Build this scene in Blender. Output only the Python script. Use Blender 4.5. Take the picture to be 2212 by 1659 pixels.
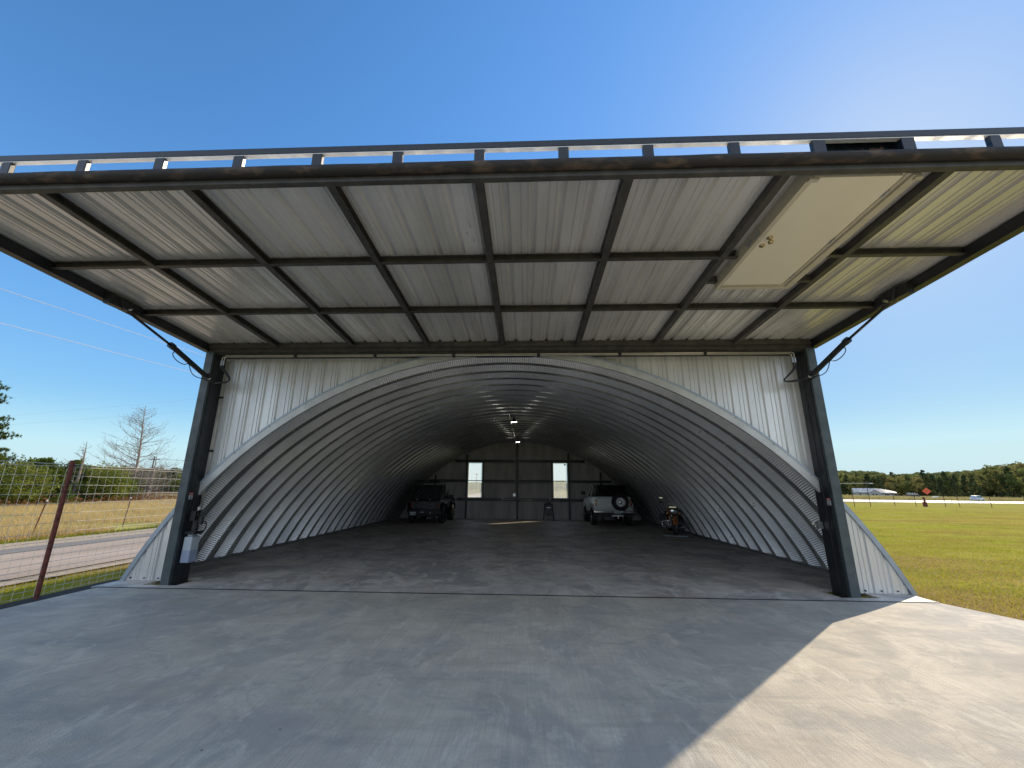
import bpy, math, random
from mathutils import Vector, Matrix, noise
from math import sin, cos, pi, radians, sqrt, hypot
S = bpy.context.scene
for o in list(bpy.data.objects): bpy.data.objects.remove(o)
C = S.collection
rnd = random.Random(7)

# ------------------------------------------------------------------ camera
cam_d = bpy.data.cameras.new('camera'); cam = bpy.data.objects.new('camera', cam_d); C.objects.link(cam)
cam_d.sensor_fit = 'HORIZONTAL'; cam_d.sensor_width = 36.0
cam_d.lens = 36.0*889.12/2212.0
cam_d.shift_x = 5.72/2212.0; cam_d.shift_y = -6.1/2212.0
cam_d.clip_start = 0.05; cam_d.clip_end = 6000
cam.matrix_world = Matrix.Translation((0.517, -7.8114, 1.7188)) @ Matrix.Rotation(0.0441, 4, 'Z') @ Matrix.Rotation(pi/2+0.2544, 4, 'X') @ Matrix.Rotation(0.0077, 4, 'Z')
S.camera = cam
S.render.resolution_x = 1024; S.render.resolution_y = 768

# ------------------------------------------------------------------ sky and sun
SUN_EL = radians(30.8); SUN_AZ = radians(45.6)          # azimuth east of +Y
W = bpy.data.worlds.new("World"); S.world = W; W.use_nodes = True
wn = W.node_tree.nodes; wl = W.node_tree.links
sky = wn.new('ShaderNodeTexSky'); sky.sky_type = 'NISHITA'; sky.sun_disc = False
sky.sun_elevation = SUN_EL; sky.sun_rotation = SUN_AZ
sky.air_density = 1.0; sky.dust_density = 0.25; sky.ozone_density = 2.2; sky.altitude = 50
# deeper blue and a gentler roll-off round the sun, as a phone camera records a clear sky
sp = wn.new('ShaderNodeSeparateColor'); sp.mode = 'HSV'; wl.new(sky.outputs[0], sp.inputs[0])
def wmath(op, a, b=None):
    n = wn.new('ShaderNodeMath'); n.operation = op
    for k, v in ((0, a), (1, b)):
        if v is None: continue
        if isinstance(v, (int, float)): n.inputs[k].default_value = v
        else: wl.new(v, n.inputs[k])
    return n.outputs[0]
vv = wmath('MULTIPLY', wmath('SUBTRACT', 1.0, wmath('POWER', 2.71828, wmath('MULTIPLY', wmath('POWER', sp.outputs[2], 2.0), -0.168))), 2.34)
vv = wmath('ADD', vv, wmath('MULTIPLY', wmath('MAXIMUM', wmath('SUBTRACT', sp.outputs[2], 15.0), 0.0), 0.13))
ss = wmath('MINIMUM', wmath('MULTIPLY', sp.outputs[1], 1.2), 1.0)
cb = wn.new('ShaderNodeCombineColor'); cb.mode = 'HSV'; wl.new(sp.outputs[0], cb.inputs[0]); wl.new(ss, cb.inputs[1]); wl.new(vv, cb.inputs[2])
tn = wn.new('ShaderNodeMix'); tn.data_type = 'RGBA'; tn.blend_type = 'MULTIPLY'; tn.inputs[0].default_value = 1; wl.new(cb.outputs[0], tn.inputs[6]); tn.inputs[7].default_value = (0.86, 1.0, 1.05, 1)
# pale veil added as fill light over the half of sky behind the camera
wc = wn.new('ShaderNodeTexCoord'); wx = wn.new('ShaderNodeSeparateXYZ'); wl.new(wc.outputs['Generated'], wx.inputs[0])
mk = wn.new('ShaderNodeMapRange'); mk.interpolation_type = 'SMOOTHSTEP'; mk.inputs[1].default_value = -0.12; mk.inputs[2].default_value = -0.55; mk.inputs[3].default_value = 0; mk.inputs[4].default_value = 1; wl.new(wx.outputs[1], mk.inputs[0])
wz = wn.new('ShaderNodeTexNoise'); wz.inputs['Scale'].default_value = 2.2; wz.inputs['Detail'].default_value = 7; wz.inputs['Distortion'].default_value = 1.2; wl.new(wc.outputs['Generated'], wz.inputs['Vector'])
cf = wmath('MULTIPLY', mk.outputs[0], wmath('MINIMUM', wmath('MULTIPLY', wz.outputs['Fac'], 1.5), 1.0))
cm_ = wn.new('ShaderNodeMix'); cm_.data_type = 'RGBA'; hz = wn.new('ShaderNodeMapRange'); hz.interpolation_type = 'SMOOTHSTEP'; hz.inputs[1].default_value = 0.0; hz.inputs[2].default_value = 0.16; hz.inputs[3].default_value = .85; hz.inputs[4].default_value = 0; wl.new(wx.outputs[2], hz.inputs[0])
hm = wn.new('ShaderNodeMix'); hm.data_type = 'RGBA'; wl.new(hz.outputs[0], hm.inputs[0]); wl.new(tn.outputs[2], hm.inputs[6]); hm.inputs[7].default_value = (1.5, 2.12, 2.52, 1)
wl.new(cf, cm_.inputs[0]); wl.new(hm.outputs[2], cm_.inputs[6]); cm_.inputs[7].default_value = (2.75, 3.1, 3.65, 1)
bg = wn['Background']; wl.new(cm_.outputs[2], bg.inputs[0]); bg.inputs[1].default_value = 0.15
sun_d = bpy.data.lights.new('sun', 'SUN'); sun_d.energy = 2.0; sun_d.angle = radians(0.55); sun_d.color = (1.0, 0.84, 0.62)
sun = bpy.data.objects.new('sun', sun_d); C.objects.link(sun)
sd = Vector((sin(SUN_AZ)*cos(SUN_EL), cos(SUN_AZ)*cos(SUN_EL), sin(SUN_EL)))
sun.rotation_euler = sd.to_track_quat('Z', 'Y').to_euler(); sun.location = (40, 40, 60)
S.view_settings.view_transform = 'Standard'; S.view_settings.look = 'None'
S.view_settings.exposure = 1.35; S.view_settings.gamma = 1.0
S.render.engine = 'CYCLES'
S.cycles.max_bounces = 10; S.cycles.diffuse_bounces = 6; S.cycles.glossy_bounces = 4; S.cycles.transparent_max_bounces = 12
S.cycles.sample_clamp_indirect = 8.0

# ------------------------------------------------------------------ materials
MATS = {}
def ramp(nt, fac, stops):
    r = nt.nodes.new('ShaderNodeValToRGB'); e = r.color_ramp.elements
    while len(e) < len(stops): e.new(0.5)
    for i, (p, c) in enumerate(stops):
        e[i].position = p; e[i].color = (c[0], c[1], c[2], 1)
    nt.links.new(fac, r.inputs[0]); return r.outputs[0]
def coords(nt, scale=(1, 1, 1), rot=(0, 0, 0)):
    t = nt.nodes.new('ShaderNodeTexCoord'); m = nt.nodes.new('ShaderNodeMapping')
    m.inputs['Scale'].default_value = scale; m.inputs['Rotation'].default_value = rot
    nt.links.new(t.outputs['Object'], m.inputs[0]); return m.outputs[0]
def noise_t(nt, vec, scale, detail=4, rough=0.55, dist=0.0):
    n = nt.nodes.new('ShaderNodeTexNoise'); n.inputs['Scale'].default_value = scale
    n.inputs['Detail'].default_value = detail; n.inputs['Roughness'].default_value = rough; n.inputs['Distortion'].default_value = dist
    nt.links.new(vec, n.inputs['Vector']); return n.outputs['Fac']
def mixc(nt, fac, a, b, mode='MIX'):
    m = nt.nodes.new('ShaderNodeMix'); m.data_type = 'RGBA'; m.blend_type = mode
    for sock, v in ((m.inputs[0], fac), (m.inputs[6], a), (m.inputs[7], b)):
        if hasattr(v, 'links') or hasattr(v, 'is_linked'): nt.links.new(v, sock)
        elif isinstance(v, tuple): sock.default_value = (*v, 1) if len(v) == 3 else v
        else: sock.default_value = v
    return m.outputs[2]
def newmat(name):
    m = bpy.data.materials.new(name); m.use_nodes = True; MATS[name] = m
    nt = m.node_tree; return m, nt, nt.nodes['Principled BSDF']
def mat(name, c1, c2=None, scale=6.0, rough=0.6, metal=0.0, bump=0.0, stretch=(1, 1, 1), detail=4, lo=0.35, hi=0.65, bscale=None, spec=None, rvar=0.0, emit=None):
    m, nt, b = newmat(name)
    b.inputs['Roughness'].default_value = rough; b.inputs['Metallic'].default_value = metal
    if spec is not None: b.inputs['Specular IOR Level'].default_value = spec
    c2 = c2 or tuple(x*0.85 for x in c1)
    v = coords(nt, stretch); f = noise_t(nt, v, scale, detail)
    nt.links.new(ramp(nt, f, [(lo, c1), (hi, c2)]), b.inputs['Base Color'])
    if rvar:
        mr = nt.nodes.new('ShaderNodeMapRange'); mr.inputs[3].default_value = rough-rvar; mr.inputs[4].default_value = rough+rvar
        nt.links.new(f, mr.inputs[0]); nt.links.new(mr.outputs[0], b.inputs['Roughness'])
    if bump:
        bn = nt.nodes.new('ShaderNodeBump'); bn.inputs['Strength'].default_value = bump; bn.inputs['Distance'].default_value = 0.02
        nt.links.new(noise_t(nt, v, bscale or scale*4, 5), bn.inputs['Height']); nt.links.new(bn.outputs[0], b.inputs['Normal'])
    if emit:
        b.inputs['Emission Color'].default_value = (*emit[0], 1); b.inputs['Emission Strength'].default_value = emit[1]
    return m

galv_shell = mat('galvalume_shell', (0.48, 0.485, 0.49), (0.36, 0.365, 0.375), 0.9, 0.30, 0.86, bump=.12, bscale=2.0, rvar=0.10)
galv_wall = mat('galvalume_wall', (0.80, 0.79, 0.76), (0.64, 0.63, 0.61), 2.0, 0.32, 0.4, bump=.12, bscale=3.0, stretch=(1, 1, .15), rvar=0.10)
galv_door = mat('galvalume_door', (0.88, 0.85, 0.80), (0.66, 0.64, 0.60), 2.5, 0.32, 0.42, bump=.12, bscale=2.5, stretch=(1, .15, 1), rvar=0.10)
galv_rear = mat('galvanised_rear_sheet', (0.62, 0.61, 0.59), (0.42, 0.42, 0.42), 2.5, 0.5, 0.35, stretch=(1, 1, .2))
trim_m = mat('pale_trim', (0.62, 0.62, 0.60), (0.50, 0.50, 0.48), 3, 0.45, 0.3)
bounce_paint = mat('painted_sun_bounce', (0.88, 0.87, 0.84), (0.75, 0.74, 0.72), 5, 0.35, 0.2)  # near-white colour stands for sunlight reflected onto the rail underside
flash_m = mat('flashing', (0.40, 0.46, 0.52), (0.33, 0.38, 0.44), 4, 0.4, 0.4)
steel_m = mat('charcoal_paint', (0.022, 0.024, 0.028), (0.012, 0.015, 0.02), 5, 0.42, 0.0, bump=0.02, rvar=0.12)
frame_m = mat('grey_frame_paint', (0.075, 0.07, 0.062), (0.045, 0.043, 0.04), 7, 0.5, 0.0, rvar=0.1)
flange_m = mat('grey_green_primer', (0.075, 0.095, 0.098), (0.05, 0.066, 0.07), 6, 0.45, 0.1, rvar=0.12)
rail_m = mat('weathered_blue_black_paint', (0.010, 0.016, 0.026), (0.024, 0.030, 0.040), 14, 0.28, 0.0, spec=.4, lo=.5, hi=.75, rvar=0.12)
pipe_m = mat('rusty_pipe', (0.026, 0.022, 0.02), (0.13, 0.085, 0.055), 9, 0.75, 0.1, bump=0.4, detail=8, lo=.50, hi=.72, stretch=(.5, 1, 1))
rust_m = mat('rusted_post', (0.19, 0.045, 0.03), (0.08, 0.022, 0.016), 14, 0.7, 0.1, bump=0.3)
door_m = mat('beige_door_paint', (0.88, 0.81, 0.64), (0.83, 0.76, 0.60), 1.2, 0.5)
jamb_m = mat('beige_door_frame', (0.62, 0.56, 0.43), (0.56, 0.50, 0.38), 3, 0.5)
brass_m = mat('satin_brass', (0.55, 0.43, 0.24), (0.45, 0.36, 0.2), 10, 0.25, 1.0)
chrome_m = mat('chrome', (0.7, 0.7, 0.7), (0.6, 0.6, 0.6), 10, 0.12, 1.0)
bright_m = mat('zinc_fitting', (0.65, 0.66, 0.66), (0.5, 0.5, 0.5), 10, 0.3, 0.9)
hyd_m = mat('pale_hydraulic_line', (0.62, 0.57, 0.47), (0.5, 0.46, 0.38), 6, 0.4, 0.3)
black_m = mat('black_rubber', (0.012, 0.012, 0.012), (0.02, 0.02, 0.02), 20, 0.5)
tyre_m = mat('tyre_rubber', (0.014, 0.014, 0.014), (0.022, 0.022, 0.022), 30, 0.75, bump=0.3)
plast_m = mat('milky_tank_plastic', (0.46, 0.50, 0.53), (0.40, 0.44, 0.47), 3, 0.4)
fluid_m = mat('blue_grey_fluid', (0.30, 0.35, 0.45), (0.27, 0.32, 0.42), 3, 0.35)
black_gloss = mat('black_car_paint', (0.008, 0.008, 0.009), (0.012, 0.012, 0.013), 2, 0.22, 0.0)
white_paint = mat('white_car_paint', (0.82, 0.84, 0.82), (0.75, 0.78, 0.77), 1.5, 0.3, 0.0)
silver_paint = mat('silver_car_paint', (0.72, 0.72, 0.70), (0.62, 0.62, 0.6), 1.5, 0.35, 0.2)
glass_dark = mat('tinted_glass', (0.006, 0.007, 0.008), (0.01, 0.01, 0.01), 3, 0.06, 0.0)
soft_top = mat('black_soft_top', (0.014, 0.014, 0.014), (0.01, 0.01, 0.01), 12, 0.75)
red_lens = mat('red_lens', (0.30, 0.012, 0.02), (0.2, 0.01, 0.015), 12, 0.2)
amber_lens = mat('amber_lens', (0.6, 0.2, 0.03), None, 8, 0.2)
orange_tank = mat('burnt_orange_paint', (0.42, 0.12, 0.02), (0.34, 0.09, 0.015), 4, 0.22)
cream_paint = mat('cream_paint', (0.6, 0.58, 0.5), (0.5, 0.48, 0.42), 4, 0.25)
leather_m = mat('black_leather', (0.015, 0.013, 0.012), None, 20, 0.5)
plate_m = mat('licence_plate_white', (0.62, 0.66, 0.66), (0.5, 0.55, 0.56), 20, 0.4)
ink_m = mat('dark_ink', (0.02, 0.02, 0.05), None, 20, 0.5)
redink_m = mat('red_ink', (0.45, 0.05, 0.03), None, 20, 0.5)
stick_m = mat('sticker_white', (0.55, 0.56, 0.56), (0.45, 0.46, 0.46), 30, 0.5)
asphalt_m = mat('asphalt', (0.34, 0.265, 0.20), (0.46, 0.365, 0.285), 0.6, 0.9, bump=0.5, bscale=60, stretch=(1, .25, 1), detail=8)
gravel_m = mat('pale_gravel', (0.50, 0.40, 0.28), (0.32, 0.25, 0.17), 8, 0.95, bump=0.8, detail=8)
highway_m = mat('highway_asphalt_glare', (0.42, 0.41, 0.39), (0.36, 0.35, 0.33), 0.3, 0.38, detail=5)  # asphalt toned pale, the low-sun glare put into its colour
dirt_m = mat('dark_soil', (0.045, 0.034, 0.026), (0.025, 0.02, 0.016), 9, 0.95, bump=0.6)
straw_blade = mat('straw_blade', (0.50, 0.37, 0.17), (0.36, 0.26, 0.12), 1.2, 0.8, detail=3)
bark_m = mat('bark', (0.075, 0.058, 0.045), (0.045, 0.035, 0.028), 12, 0.9, bump=0.5, stretch=(1, 1, .2))
deadwood_m = mat('grey_dead_wood', (0.30, 0.245, 0.20), (0.20, 0.16, 0.13), 8, 0.85)
wood_pole_m = mat('weathered_pole', (0.10, 0.075, 0.055), (0.06, 0.045, 0.035), 9, 0.85)
wire_m = mat('galvanised_wire', (0.80, 0.76, 0.66), (0.65, 0.61, 0.53), 9, 0.45, 0.3)
cable_m = mat('aluminium_cable', (0.7, 0.7, 0.7), (0.6, 0.6, 0.6), 9, 0.4, 0.3)
sign_m = mat('orange_sign', (1.0, 0.17, 0.06), (0.95, 0.15, 0.05), 5, 0.5)
house_wall_m = mat('faded_white_siding', (0.42, 0.42, 0.40), (0.30, 0.30, 0.29), 1.2, 0.85)
house_roof_m = mat('worn_grey_roof', (0.60, 0.58, 0.56), (0.24, 0.21, 0.19), 1.1, 0.6, detail=6, lo=.45, hi=.6)
nest_m = mat('nest_straw', (0.20, 0.11, 0.06), (0.11, 0.06, 0.035), 20, 0.95)
bird_m = mat('dark_feathers', (0.03, 0.03, 0.035), None, 20, 0.8)
blue_m = mat('blue_paint', (0.10, 0.17, 0.25), None, 20, 0.4)

# concrete: broomed outdoors, trowelled and stained indoors
def concrete(name, light, dark, stain, pale, brown, indoor):
    m, nt, b = newmat(name)
    v = coords(nt); k = 1.0
    mid = noise_t(nt, v, 1.3, 9, .68, 0.8); fine = noise_t(nt, v, 70, 4, .7)
    broom = noise_t(nt, coords(nt, (26, .55, 1), (0, 0, 0.05)), 2.2, 5, .65)
    st = noise_t(nt, coords(nt, (1, .8, 1), (0, 0, .4)), .9, 10, .72, .6)
    wipe = noise_t(nt, coords(nt, (.45, 2.6, 1), (0, 0, -.05)), 1.3, 8, .68, 1.2)
    pl_ = noise_t(nt, coords(nt, (1.1, .7, 1), (0, 0, .9)), 1.7, 10, .75, 1.4)
    br = noise_t(nt, coords(nt, (.5, 1.3, 1), (0, 0, .2)), 1.1, 7, .62, .8)
    col = ramp(nt, mid, [(0.36, dark), (0.5, tuple((a+c)/2 for a, c in zip(light, dark))), (0.64, light)])
    def layer(col, f, a, c, amt, tone): return mixc(nt, ramp(nt, f, [(a, (0, 0, 0)), (c, (amt, amt, amt))]), col, tone)
    col = layer(col, st, .49, .56, .6 if indoor else .42, stain)
    col = layer(col, wipe, .52, .66, .5 if indoor else .30, tuple(x*.8 for x in stain))
    col = layer(col, br, .54, .66, .75 if indoor else .35, brown)
    col = layer(col, pl_, .54, .62, .6 if indoor else .45, pale)
    col = layer(col, broom, .42, .68, .10 if indoor else .36, tuple(x*.70 for x in dark))
    col = layer(col, fine, .40, .70, .30, tuple(x*.75 for x in dark))
    # hairline cracks
    vo = nt.nodes.new('ShaderNodeTexVoronoi'); vo.feature = 'DISTANCE_TO_EDGE'; vo.inputs['Scale'].default_value = .16
    wv = nt.nodes.new('ShaderNodeVectorMath'); wv.operation = 'ADD'; nz = nt.nodes.new('ShaderNodeTexNoise'); nz.inputs['Scale'].default_value = 1.4; nz.inputs['Detail'].default_value = 6
    nt.links.new(v, nz.inputs['Vector']); nt.links.new(v, wv.inputs[0]); nt.links.new(nz.outputs['Color'], wv.inputs[1]); nt.links.new(wv.outputs[0], vo.inputs['Vector'])
    col = mixc(nt, ramp(nt, vo.outputs['Distance'], [(0.0003, (.22, .22, .22)), (0.0009, (0, 0, 0))]), col, tuple(x*.4 for x in dark))
    # leaf bits and specks
    v2 = nt.nodes.new('ShaderNodeTexVoronoi'); v2.inputs['Scale'].default_value = 2.4; nt.links.new(v, v2.inputs['Vector'])
    col = mixc(nt, ramp(nt, v2.outputs['Distance'], [(0.014, (.85, .85, .85)), (0.026, (0, 0, 0))]), col, (0.05, 0.04, 0.03))
    nt.links.new(col, b.inputs['Base Color'])
    mr = nt.nodes.new('ShaderNodeMapRange'); mr.inputs[3].default_value = 0.36 if indoor else 0.62; mr.inputs[4].default_value = 0.80 if indoor else 0.9
    nt.links.new(st, mr.inputs[0]); nt.links.new(mr.outputs[0], b.inputs['Roughness'])
    bn = nt.nodes.new('ShaderNodeBump'); bn.inputs['Strength'].default_value = 0.2 if indoor else 0.55; bn.inputs['Distance'].default_value = 0.012
    ad = nt.nodes.new('ShaderNodeMath'); ad.operation = 'ADD'; nt.links.new(broom, ad.inputs[0]); nt.links.new(fine, ad.inputs[1])
    ad2 = nt.nodes.new('ShaderNodeMath'); ad2.operation = 'ADD'; nt.links.new(ad.outputs[0], ad2.inputs[0]); nt.links.new(mid, ad2.inputs[1])
    nt.links.new(ad2.outputs[0], bn.inputs['Height']); nt.links.new(bn.outputs[0], b.inputs['Normal'])
    return m
apron_m = concrete('broomed_concrete', (0.65, 0.59, 0.485), (0.45, 0.41, 0.35), (0.28, 0.29, 0.30), (0.76, 0.71, 0.61), (0.42, 0.35, 0.26), False)
floor_m = concrete('trowelled_concrete', (0.74, 0.68, 0.60), (0.48, 0.445, 0.405), (0.25, 0.245, 0.24), (0.88, 0.84, 0.77), (0.38, 0.29, 0.23), True)

def grassmat(name, stops, patch, streak=(1, 1, 1), s1=0.09, s2=2.2):
    m, nt, b = newmat(name)
    v = coords(nt, streak); big = noise_t(nt, v, s1, 6, .6, .5); mid = noise_t(nt, v, s2, 8, .7); fine = noise_t(nt, coords(nt), 26, 4, .7)
    ad = nt.nodes.new('ShaderNodeMath'); ad.operation = 'MULTIPLY_ADD'; ad.inputs[1].default_value = 0.45
    nt.links.new(mid, ad.inputs[0]); mu = nt.nodes.new('ShaderNodeMath'); mu.operation = 'MULTIPLY'; mu.inputs[1].default_value = 0.55
    nt.links.new(fine, mu.inputs[0]); nt.links.new(mu.outputs[0], ad.inputs[2])
    col = ramp(nt, ad.outputs[0], stops)
    col = mixc(nt, ramp(nt, big, [(0.45, (0, 0, 0)), (0.62, (.7, .7, .7))]), col, patch)
    nt.links.new(col, b.inputs['Base Color']); b.inputs['Roughness'].default_value = 0.95; b.inputs['Specular IOR Level'].default_value = 0.03
    pb_ = noise_t(nt, coords(nt, (.35, 1.1, 1), (0, 0, .1)), .55, 8, .7, 1.0)
    col = mixc(nt, ramp(nt, pb_, [(0.47, (0, 0, 0)), (0.57, (.8, .8, .8))]), col, tuple(x*.66 for x in patch))
    nt.links.new(col, b.inputs['Base Color'])
    bn = nt.nodes.new('ShaderNodeBump'); bn.inputs['Strength'].default_value = 0.9; bn.inputs['Distance'].default_value = 0.05
    nt.links.new(ad.outputs[0], bn.inputs['Height']); nt.links.new(bn.outputs[0], b.inputs['Normal'])
    return m
lawn_m = grassmat('lawn', [(0.38, (0.13, 0.16, 0.012)), (0.5, (0.30, 0.32, 0.02)), (0.62, (0.46, 0.40, 0.05))], (0.40, 0.28, 0.06), (.5, 1.8, 1))
field_m = grassmat('dry_field', [(0.38, (0.26, 0.18, 0.07)), (0.5, (0.52, 0.39, 0.17)), (0.62, (0.64, 0.50, 0.24))], (0.40, 0.38, 0.10), s1=0.05)
brush_m = grassmat('brush_ground', [(0.35, (0.09, 0.07, 0.045)), (0.5, (0.17, 0.13, 0.08)), (0.66, (0.26, 0.21, 0.11))], (0.12, 0.09, 0.06), s1=.04)

def leafmat(name, c1, c2, c3=None, trans=0.35, sc=0.9):
    m, nt, b = newmat(name); nt.nodes.remove(b)
    out = nt.nodes['Material Output']
    g = nt.nodes.new('ShaderNodeObjectInfo'); t = nt.nodes.new('ShaderNodeTexCoord')
    n = nt.nodes.new('ShaderNodeTexNoise'); n.inputs['Scale'].default_value = sc; n.inputs['Detail'].default_value = 8; n.inputs['Roughness'].default_value = .7
    nt.links.new(t.outputs['Object'], n.inputs['Vector'])
    ad = nt.nodes.new('ShaderNodeMath'); ad.operation = 'MULTIPLY_ADD'; ad.inputs[1].default_value = 0.30
    nt.links.new(g.outputs['Random'], ad.inputs[0]); nt.links.new(n.outputs['Fac'], ad.inputs[2])
    stops = [(0.42, c1), (0.68, c2)] + ([(0.9, c3)] if c3 else [])
    col = ramp(nt, ad.outputs[0], stops)
    d = nt.nodes.new('ShaderNodeBsdfDiffuse'); tr = nt.nodes.new('ShaderNodeBsdfTranslucent'); mx = nt.nodes.new('ShaderNodeMixShader'); mx.inputs[0].default_value = trans
    nt.links.new(col, d.inputs[0]); nt.links.new(col, tr.inputs[0]); nt.links.new(d.outputs[0], mx.inputs[1]); nt.links.new(tr.outputs[0], mx.inputs[2])
    nt.links.new(mx.outputs[0], out.inputs[0]); return m
grass_leaf = leafmat('grass_blades', (0.17, 0.20, 0.015), (0.42, 0.38, 0.05), (0.62, 0.46, 0.18), 0.5, .5)
straw_leaf = leafmat('straw_blades', (0.48, 0.35, 0.15), (0.66, 0.50, 0.24), (0.72, 0.56, 0.28), 0.35)
weed_leaf = leafmat('weed_blades', (0.24, 0.20, 0.07), (0.48, 0.39, 0.16), (0.32, 0.34, 0.10), 0.4)
oak_leaf = leafmat('oak_leaves', (0.13, 0.16, 0.05), (0.24, 0.26, 0.075), (0.38, 0.29, 0.12), .45)
autumn_leaf = leafmat('autumn_leaves', (0.17, 0.18, 0.06), (0.28, 0.26, 0.09), (0.33, 0.27, 0.11), .45)
dark_leaf = leafmat('dark_evergreen_leaves', (0.075, 0.10, 0.05), (0.14, 0.17, 0.07), (0.20, 0.21, 0.08), .4)
cedar_leaf = leafmat('cedar_leaves', (0.07, 0.105, 0.025), (0.17, 0.21, 0.045), (0.28, 0.28, 0.07), .4)
pine_leaf = leafmat('pine_needles', (0.05, 0.08, 0.025), (0.13, 0.18, 0.04), (0.22, 0.26, 0.05), .4)
reddish_leaf = leafmat('reddish_weeds', (0.16, 0.07, 0.035), (0.24, 0.12, 0.06), (0.3, 0.2, 0.09))

# ------------------------------------------------------------------ mesh helper
class MB:
    def __init__(s): s.v = []; s.f = []; s.mi = []; s.cur = 0; s.parts = []
    def add(s, vs, fs):
        s.parts.append((vs, fs)); n = len(s.v); s.v += [tuple(v) for v in vs]; s.f += [tuple(i+n for i in f) for f in fs]; s.mi += [s.cur]*len(fs); return s
    def box(s, x0, x1, y0, y1, z0, z1, M=None):
        vs = [(x, y, z) for z in (z0, z1) for y in (y0, y1) for x in (x0, x1)]
        if M is not None: vs = [M @ Vector(v) for v in vs]
        return s.add(vs, [(0, 2, 3, 1), (4, 5, 7, 6), (0, 1, 5, 4), (2, 6, 7, 3), (0, 4, 6, 2), (1, 3, 7, 5)])
    def beam(s, a, b, w, h, up=(0, 0, 1)):
        a = Vector(a); b = Vector(b); d = (b-a).normalized(); u = Vector(up); r = d.cross(u).normalized(); u = r.cross(d)
        vs = [p + r*(w/2*i) + u*(h/2*j) for p in (a, b) for j in (-1, 1) for i in (-1, 1)]
        return s.add(vs, [(0, 1, 3, 2), (4, 6, 7, 5), (0, 4, 5, 1), (2, 3, 7, 6), (0, 2, 6, 4), (1, 5, 7, 3)])
    def tube(s, pts, r, n=8, cap=True):
        pts = [Vector(p) for p in pts]; rs = r if isinstance(r, (list, tuple)) else [r]*len(pts)
        d0 = (pts[1]-pts[0]).normalized(); u = Vector((0, 0, 1)) if abs(d0.z) < .9 else Vector((1, 0, 0))
        vs = []; fs = []
        for i, p in enumerate(pts):
            d = (pts[min(i+1, len(pts)-1)]-pts[max(i-1, 0)]).normalized()
            a = d.cross(u).normalized(); b = a.cross(d); u = b
            vs += [p + (a*cos(2*pi*k/n)+b*sin(2*pi*k/n))*rs[i] for k in range(n)]
        for i in range(len(pts)-1):
            fs += [(i*n+k, i*n+(k+1) % n, (i+1)*n+(k+1) % n, (i+1)*n+k) for k in range(n)]
        if cap: fs += [tuple(range(n))[::-1], tuple((len(pts)-1)*n+k for k in range(n))]
        return s.add(vs, fs)
    def lathe(s, prof, M=None, n=20, close=False):
        vs = []; fs = []; m = len(prof)
        for k in range(n):
            a = 2*pi*k/n
            for (r, z) in prof:
                v = Vector((r*cos(a), r*sin(a), z)); vs.append(M @ v if M is not None else v)
        for k in range(n):
            for i in range(m-1 if not close else m):
                j = (i+1) % m; fs.append((k*m+i, ((k+1) % n)*m+i, ((k+1) % n)*m+j, k*m+j))
        return s.add(vs, fs)
    def prism(s, poly, x0, x1, T=None):          # poly of (y,z) pairs pushed along x; x0,x1 may be functions of (y,z)
        f0 = x0 if callable(x0) else (lambda y, z: x0); f1 = x1 if callable(x1) else (lambda y, z: x1)
        n = len(poly); vs = [(f0(y, z), y, z) for y, z in poly]+[(f1(y, z), y, z) for y, z in poly]
        if T is not None: vs = [T @ Vector(v) for v in vs]
        return s.add(vs, [tuple(range(n)), tuple(range(2*n-1, n-1, -1))]+[(i, i+n, (i+1) % n+n, (i+1) % n) for i in range(n)])
    def each(s, name, m, parent=None, per=1, **kw):      # every added shape (or run of `per` shapes) becomes a part of its own
        out = []
        for i in range(0, len(s.parts), per):
            b = MB()
            for vs, fs in s.parts[i:i+per]: b.add(vs, fs)
            out.append(b.build(name, m, parent, **kw))
        return out
    def build(s, name, m, parent=None, smooth=False, bev=0, seg=2):
        me = bpy.data.meshes.new(name); me.from_pydata(s.v, [], s.f)
        ms = m if isinstance(m, (list, tuple)) else [m]
        for x in ms: me.materials.append(x)
        if len(ms) > 1: me.polygons.foreach_set('material_index', s.mi)
        if smooth: me.polygons.foreach_set('use_smooth', [True]*len(me.polygons))
        me.update(); o = bpy.data.objects.new(name, me); C.objects.link(o)
        if parent is not None: o.parent = parent
        if bev:
            b = o.modifiers.new('bevel', 'BEVEL'); b.width = bev; b.segments = seg; b.limit_method = 'ANGLE'; b.angle_limit = radians(35)
        return o
def tag(o, label, cat, group=None, kind=None):
    if label: o['label'] = label
    if cat: o['category'] = cat
    if group: o['group'] = group
    if kind: o['kind'] = kind
    return o
def lab(o, label): o['label'] = label; return o
def thing(name, label, cat, loc=(0, 0, 0), rz=0, group=None):
    o = bpy.data.objects.new(name, None); C.objects.link(o); o.location = loc; o.rotation_euler = (0, 0, rz); o.empty_display_size = .3
    return tag(o, label, cat, group)
def dup(root, loc, rz=0, sc=1, label=None, group=None):
    r = root.copy(); C.objects.link(r); r.location = loc; r.rotation_euler = (0, 0, rz); r.scale = (sc, sc, sc) if not isinstance(sc, tuple) else sc
    if label: r['label'] = label
    if group: r['group'] = group
    for ch in list(root.children):
        c = ch.copy(); C.objects.link(c); c.parent = r
        for g in ch.children:
            d = g.copy(); C.objects.link(d); d.parent = c
    return r
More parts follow.
